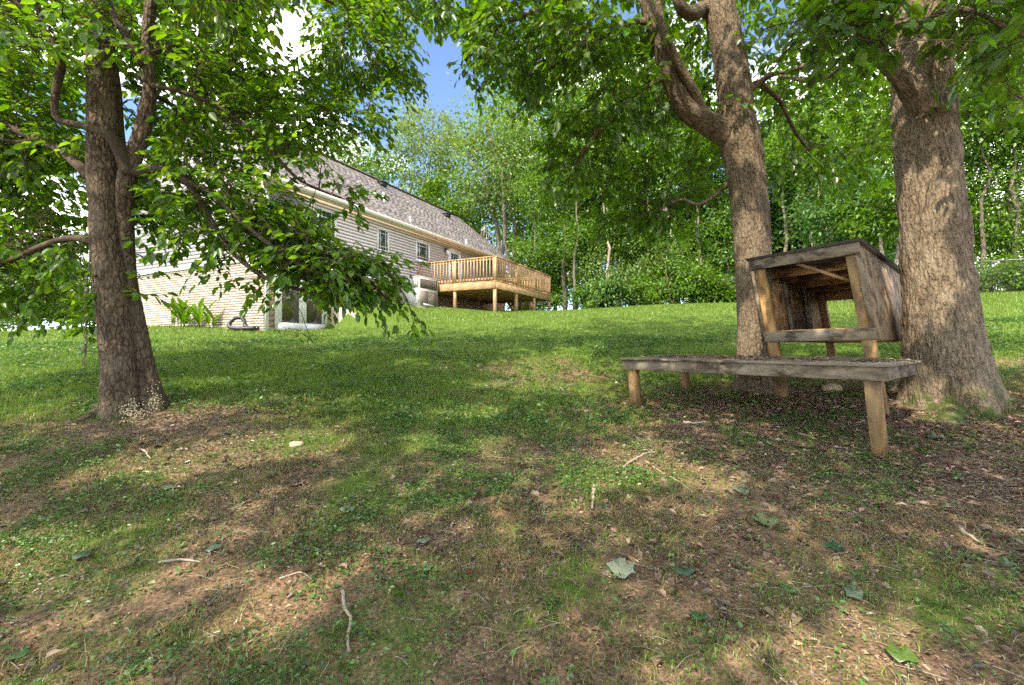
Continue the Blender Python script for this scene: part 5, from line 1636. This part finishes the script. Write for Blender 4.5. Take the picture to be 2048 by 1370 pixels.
fallen = [
    (1243, 1150, 62, TULIP, (.55, .62, .45), 1.5, 'large pale four pointed leaf lying on bare soil below the platform'),
    (1370, 1153, 44, OVAL, (.10, .22, .13), .2, 'glossy dark green leaf just right of the large pale leaf'),
    (1530, 1053, 50, TULIP, (.34, .40, .18), 2.4, 'pale olive lobed leaf below the near platform leg'),
    (1480, 987, 32, TULIP, (.36, .42, .26), 2.0, 'small pale lobed leaf left of the near platform leg'),
    (1666, 1102, 38, TULIP, (.07, .24, .10), .6, 'deep green lobed leaf on soil, right of the olive one'),
    (1705, 1198, 54, OVAL, (.26, .36, .24), 1.0, 'big dull oval leaf among weeds at lower right'),
    (430, 1103, 34, OVAL, (.22, .33, .22), .8, 'dull grey green leaf in grass at lower left'),
    (340, 983, 30, OVAL, (.36, .44, .28), .1, 'pale round leaf below the sunlit strip at left'),
    (848, 1087, 32, OVAL, (.40, .48, .34), .5, 'pale upturned leaf near the middle of the ground'),
    (695, 1025, 30, TULIP, (.38, .45, .34), 2.9, 'whitish crumpled leaf at the edge of the green patch'),
    (716, 1043, 26, OVAL, (.38, .45, .34), .4, 'small whitish leaf touching the crumpled one'),
    (1800, 1325, 60, TULIP, (.16, .28, .05), .3, 'bright green lobed leaf at the bottom right corner'),
    (2008, 1135, 34, OVAL, (.17, .32, .12), 1.1, 'green leaf near the right picture edge'),
    (855, 1143, 26, OVAL, (.24, .40, .20), 1.5, 'light green leaf below the pale upturned one'),
    (1440, 1225, 54, LONG, (.26, .20, .17), 1.6, 'long brown dead leaf pointing towards the viewer'),
    (42, 1325, 42, OVAL, (.10, .28, .06), .7, 'bright green leaf in the bottom left corner'),
    (1575, 1190, 34, OVAL, (.09, .26, .06), 2.2, 'broad green weed leaf between oval leaf and dark leaf'),
    (165, 1118, 34, OVAL, (.22, .34, .24), .2, 'dull leaf lying in grass at far left'),
    (1395, 1245, 36, OVAL, (.10, .30, .07), 2.7, 'green leaf left of the long brown dead leaf'),
    (940, 1150, 17, OVAL, (.45, .07, .02), .4, 'tiny red leaf beside the dark twig'),
    (1870, 880, 40, OVAL, (.30, .38, .27), .3, 'pale leaf on litter near the oak roots')]
for px, py, size, shp, colr, rot, lb in fallen:
    q = ground_hit(px, py)
    s_ = size / F * q[1] * .95
    ca_, sa_ = math.cos(rot), math.sin(rot)
    pts = np.array([(x * ca_ - y * sa_, x * sa_ + y * ca_) for x, y in shp]) * s_
    n = len(pts)
    cur = rng.uniform(.10, .22) * s_
    x_, y_ = q[0] + pts[:, 0], q[1] + pts[:, 1]
    zz = ground(x_, y_) + .016 + cur * (np.sin(np.arange(n) * 2.3 + px) * .5 + .6)
    mid2 = np.array([[q[0], q[1], gz(q[0], q[1]) + .014]])
    top = np.concatenate([np.stack([x_, y_, zz], 1), mid2])
    v = np.concatenate([top, top - np.array([0, 0, .0016])])
    fa = np.array([(i, (i + 1) % n, n) for i in range(n)])
    fb = fa[:, ::-1] + n + 1
    fc_ = np.array([(i, i + n + 1, (i + 1) % n + n + 1, (i + 1) % n) for i in range(n)])
    o = np_mesh('fallen_leaf', v - q, [np.concatenate([fa, fb]), fc_], M['weed'], None, np.tile(np.array(colr) * .62, (len(v), 1)))
    o.location = q
    tag(o, lb, 'leaf', 'fallen leaves on the ground')
# sticks one can point at
sticks = [
    ([(686, 1185), (692, 1225), (704, 1245), (697, 1280), (700, 1312)], .009, 'pale crooked stick standing out at bottom centre left', 'stick'),
    ([(752, 1148), (785, 1172), (812, 1190), (835, 1222)], .010, 'dark lichen flecked twig right of the pale crooked stick', 'twig'),
    ([(318, 1130), (360, 1128), (402, 1128)], .008, 'straight dry stick lying in the grass at left', 'stick'),
    ([(1187, 978), (1186, 1000), (1184, 1022)], .013, 'short mossy stick end left of the sunlit soil', 'stick'),
    ([(1246, 938), (1265, 925), (1290, 912), (1310, 908)], .012, 'pale stick lying in the sunlit soil patch', 'stick'),
    ([(1290, 925), (1320, 945), (1350, 962), (1386, 986)], .006, 'long thin twig running from the sunlit soil patch', 'stick'),
    ([(1366, 848), (1390, 850), (1412, 847)], .016, 'short thick stick lying under the platform', 'stick'),
    ([(281, 902), (292, 908), (302, 921)], .010, 'small pale twig by the sunlit strip at left', 'stick'),
    ([(1362, 785), (1400, 790), (1440, 802), (1470, 803)], .009, 'thin branch lying just behind the far platform leg', 'twig'),
    ([(1915, 1062), (1940, 1078), (1962, 1096)], .012, 'flat bark strip at far right', 'stick'),
    ([(1720, 952), (1790, 958), (1850, 962)], .008, 'branch lying right of the near platform leg', 'twig'),
    ([(1905, 945), (1960, 958), (2010, 968)], .010, 'broken branch on litter at the right edge', 'twig'),
    ([(560, 1160), (600, 1148), (615, 1155), (625, 1163)], .005, 'thin bent twig in the grass left of centre', 'stick'),
    ([(1850, 800), (1890, 820), (1930, 836)], .006, 'thin twig lying across the mossy oak root', 'stick')]
for pts, r_, lb, mt_ in sticks:
    w = np.array([ground_hit(a, b) for a, b in pts])
    w[:, 2] += r_ * .9 + .004
    w = smooth_path(w, .03)
    w[1:-1] += rng.standard_normal((len(w) - 2, 3)) * r_ * .2
    o_ = w.mean(0)
    m = MB().tube(w - o_, np.linspace(r_, r_ * .55, len(w)) * rng.uniform(.85, 1.15, len(w)), 8)
    o = m.build('stick', M['stick'] if mt_ == 'stick' else M['bark_limb'], None, True, True)
    o.location = o_
    tag(o, lb, 'stick', 'sticks lying on the ground')
# stones
def stone(px, py, sx, sy, sz, lb):
    q = ground_hit(px, py)
    th, ph_ = np.meshgrid(np.linspace(0, 2 * math.pi, 14, endpoint=False), np.linspace(.05, math.pi - .05, 8))
    dirs = np.stack([np.cos(th) * np.sin(ph_), np.sin(th) * np.sin(ph_), np.cos(ph_)], -1).reshape(-1, 3)
    rr = .75 + .5 * vnoise(dirs * 1.7 + px)
    v = np.sign(dirs) * np.abs(dirs) ** .95 * rr[:, None] * np.array([sx, sy, sz])
    i = np.arange(7)[:, None] * 14; j = np.arange(14)[None]
    f = np.stack([i + j, i + 14 + j, i + 14 + (j + 1) % 14, i + (j + 1) % 14], -1).reshape(-1, 4)
    o = np_mesh('stone', v, [f, np.arange(14)[None], np.arange(98, 112)[::-1][None]], M['stone'], None, None, True)
    o.location = q + np.array([0, 0, sz * .35])
    tag(o, lb, 'stone')
stone(1662, 782, .13, .09, .07, 'flat tan stone on the soil between hutch legs')
stone(594, 893, .06, .045, .03, 'small tan stone in the sunlit strip at left')
stone(1706, 818, .04, .03, .03, 'small pale stone under the platform')
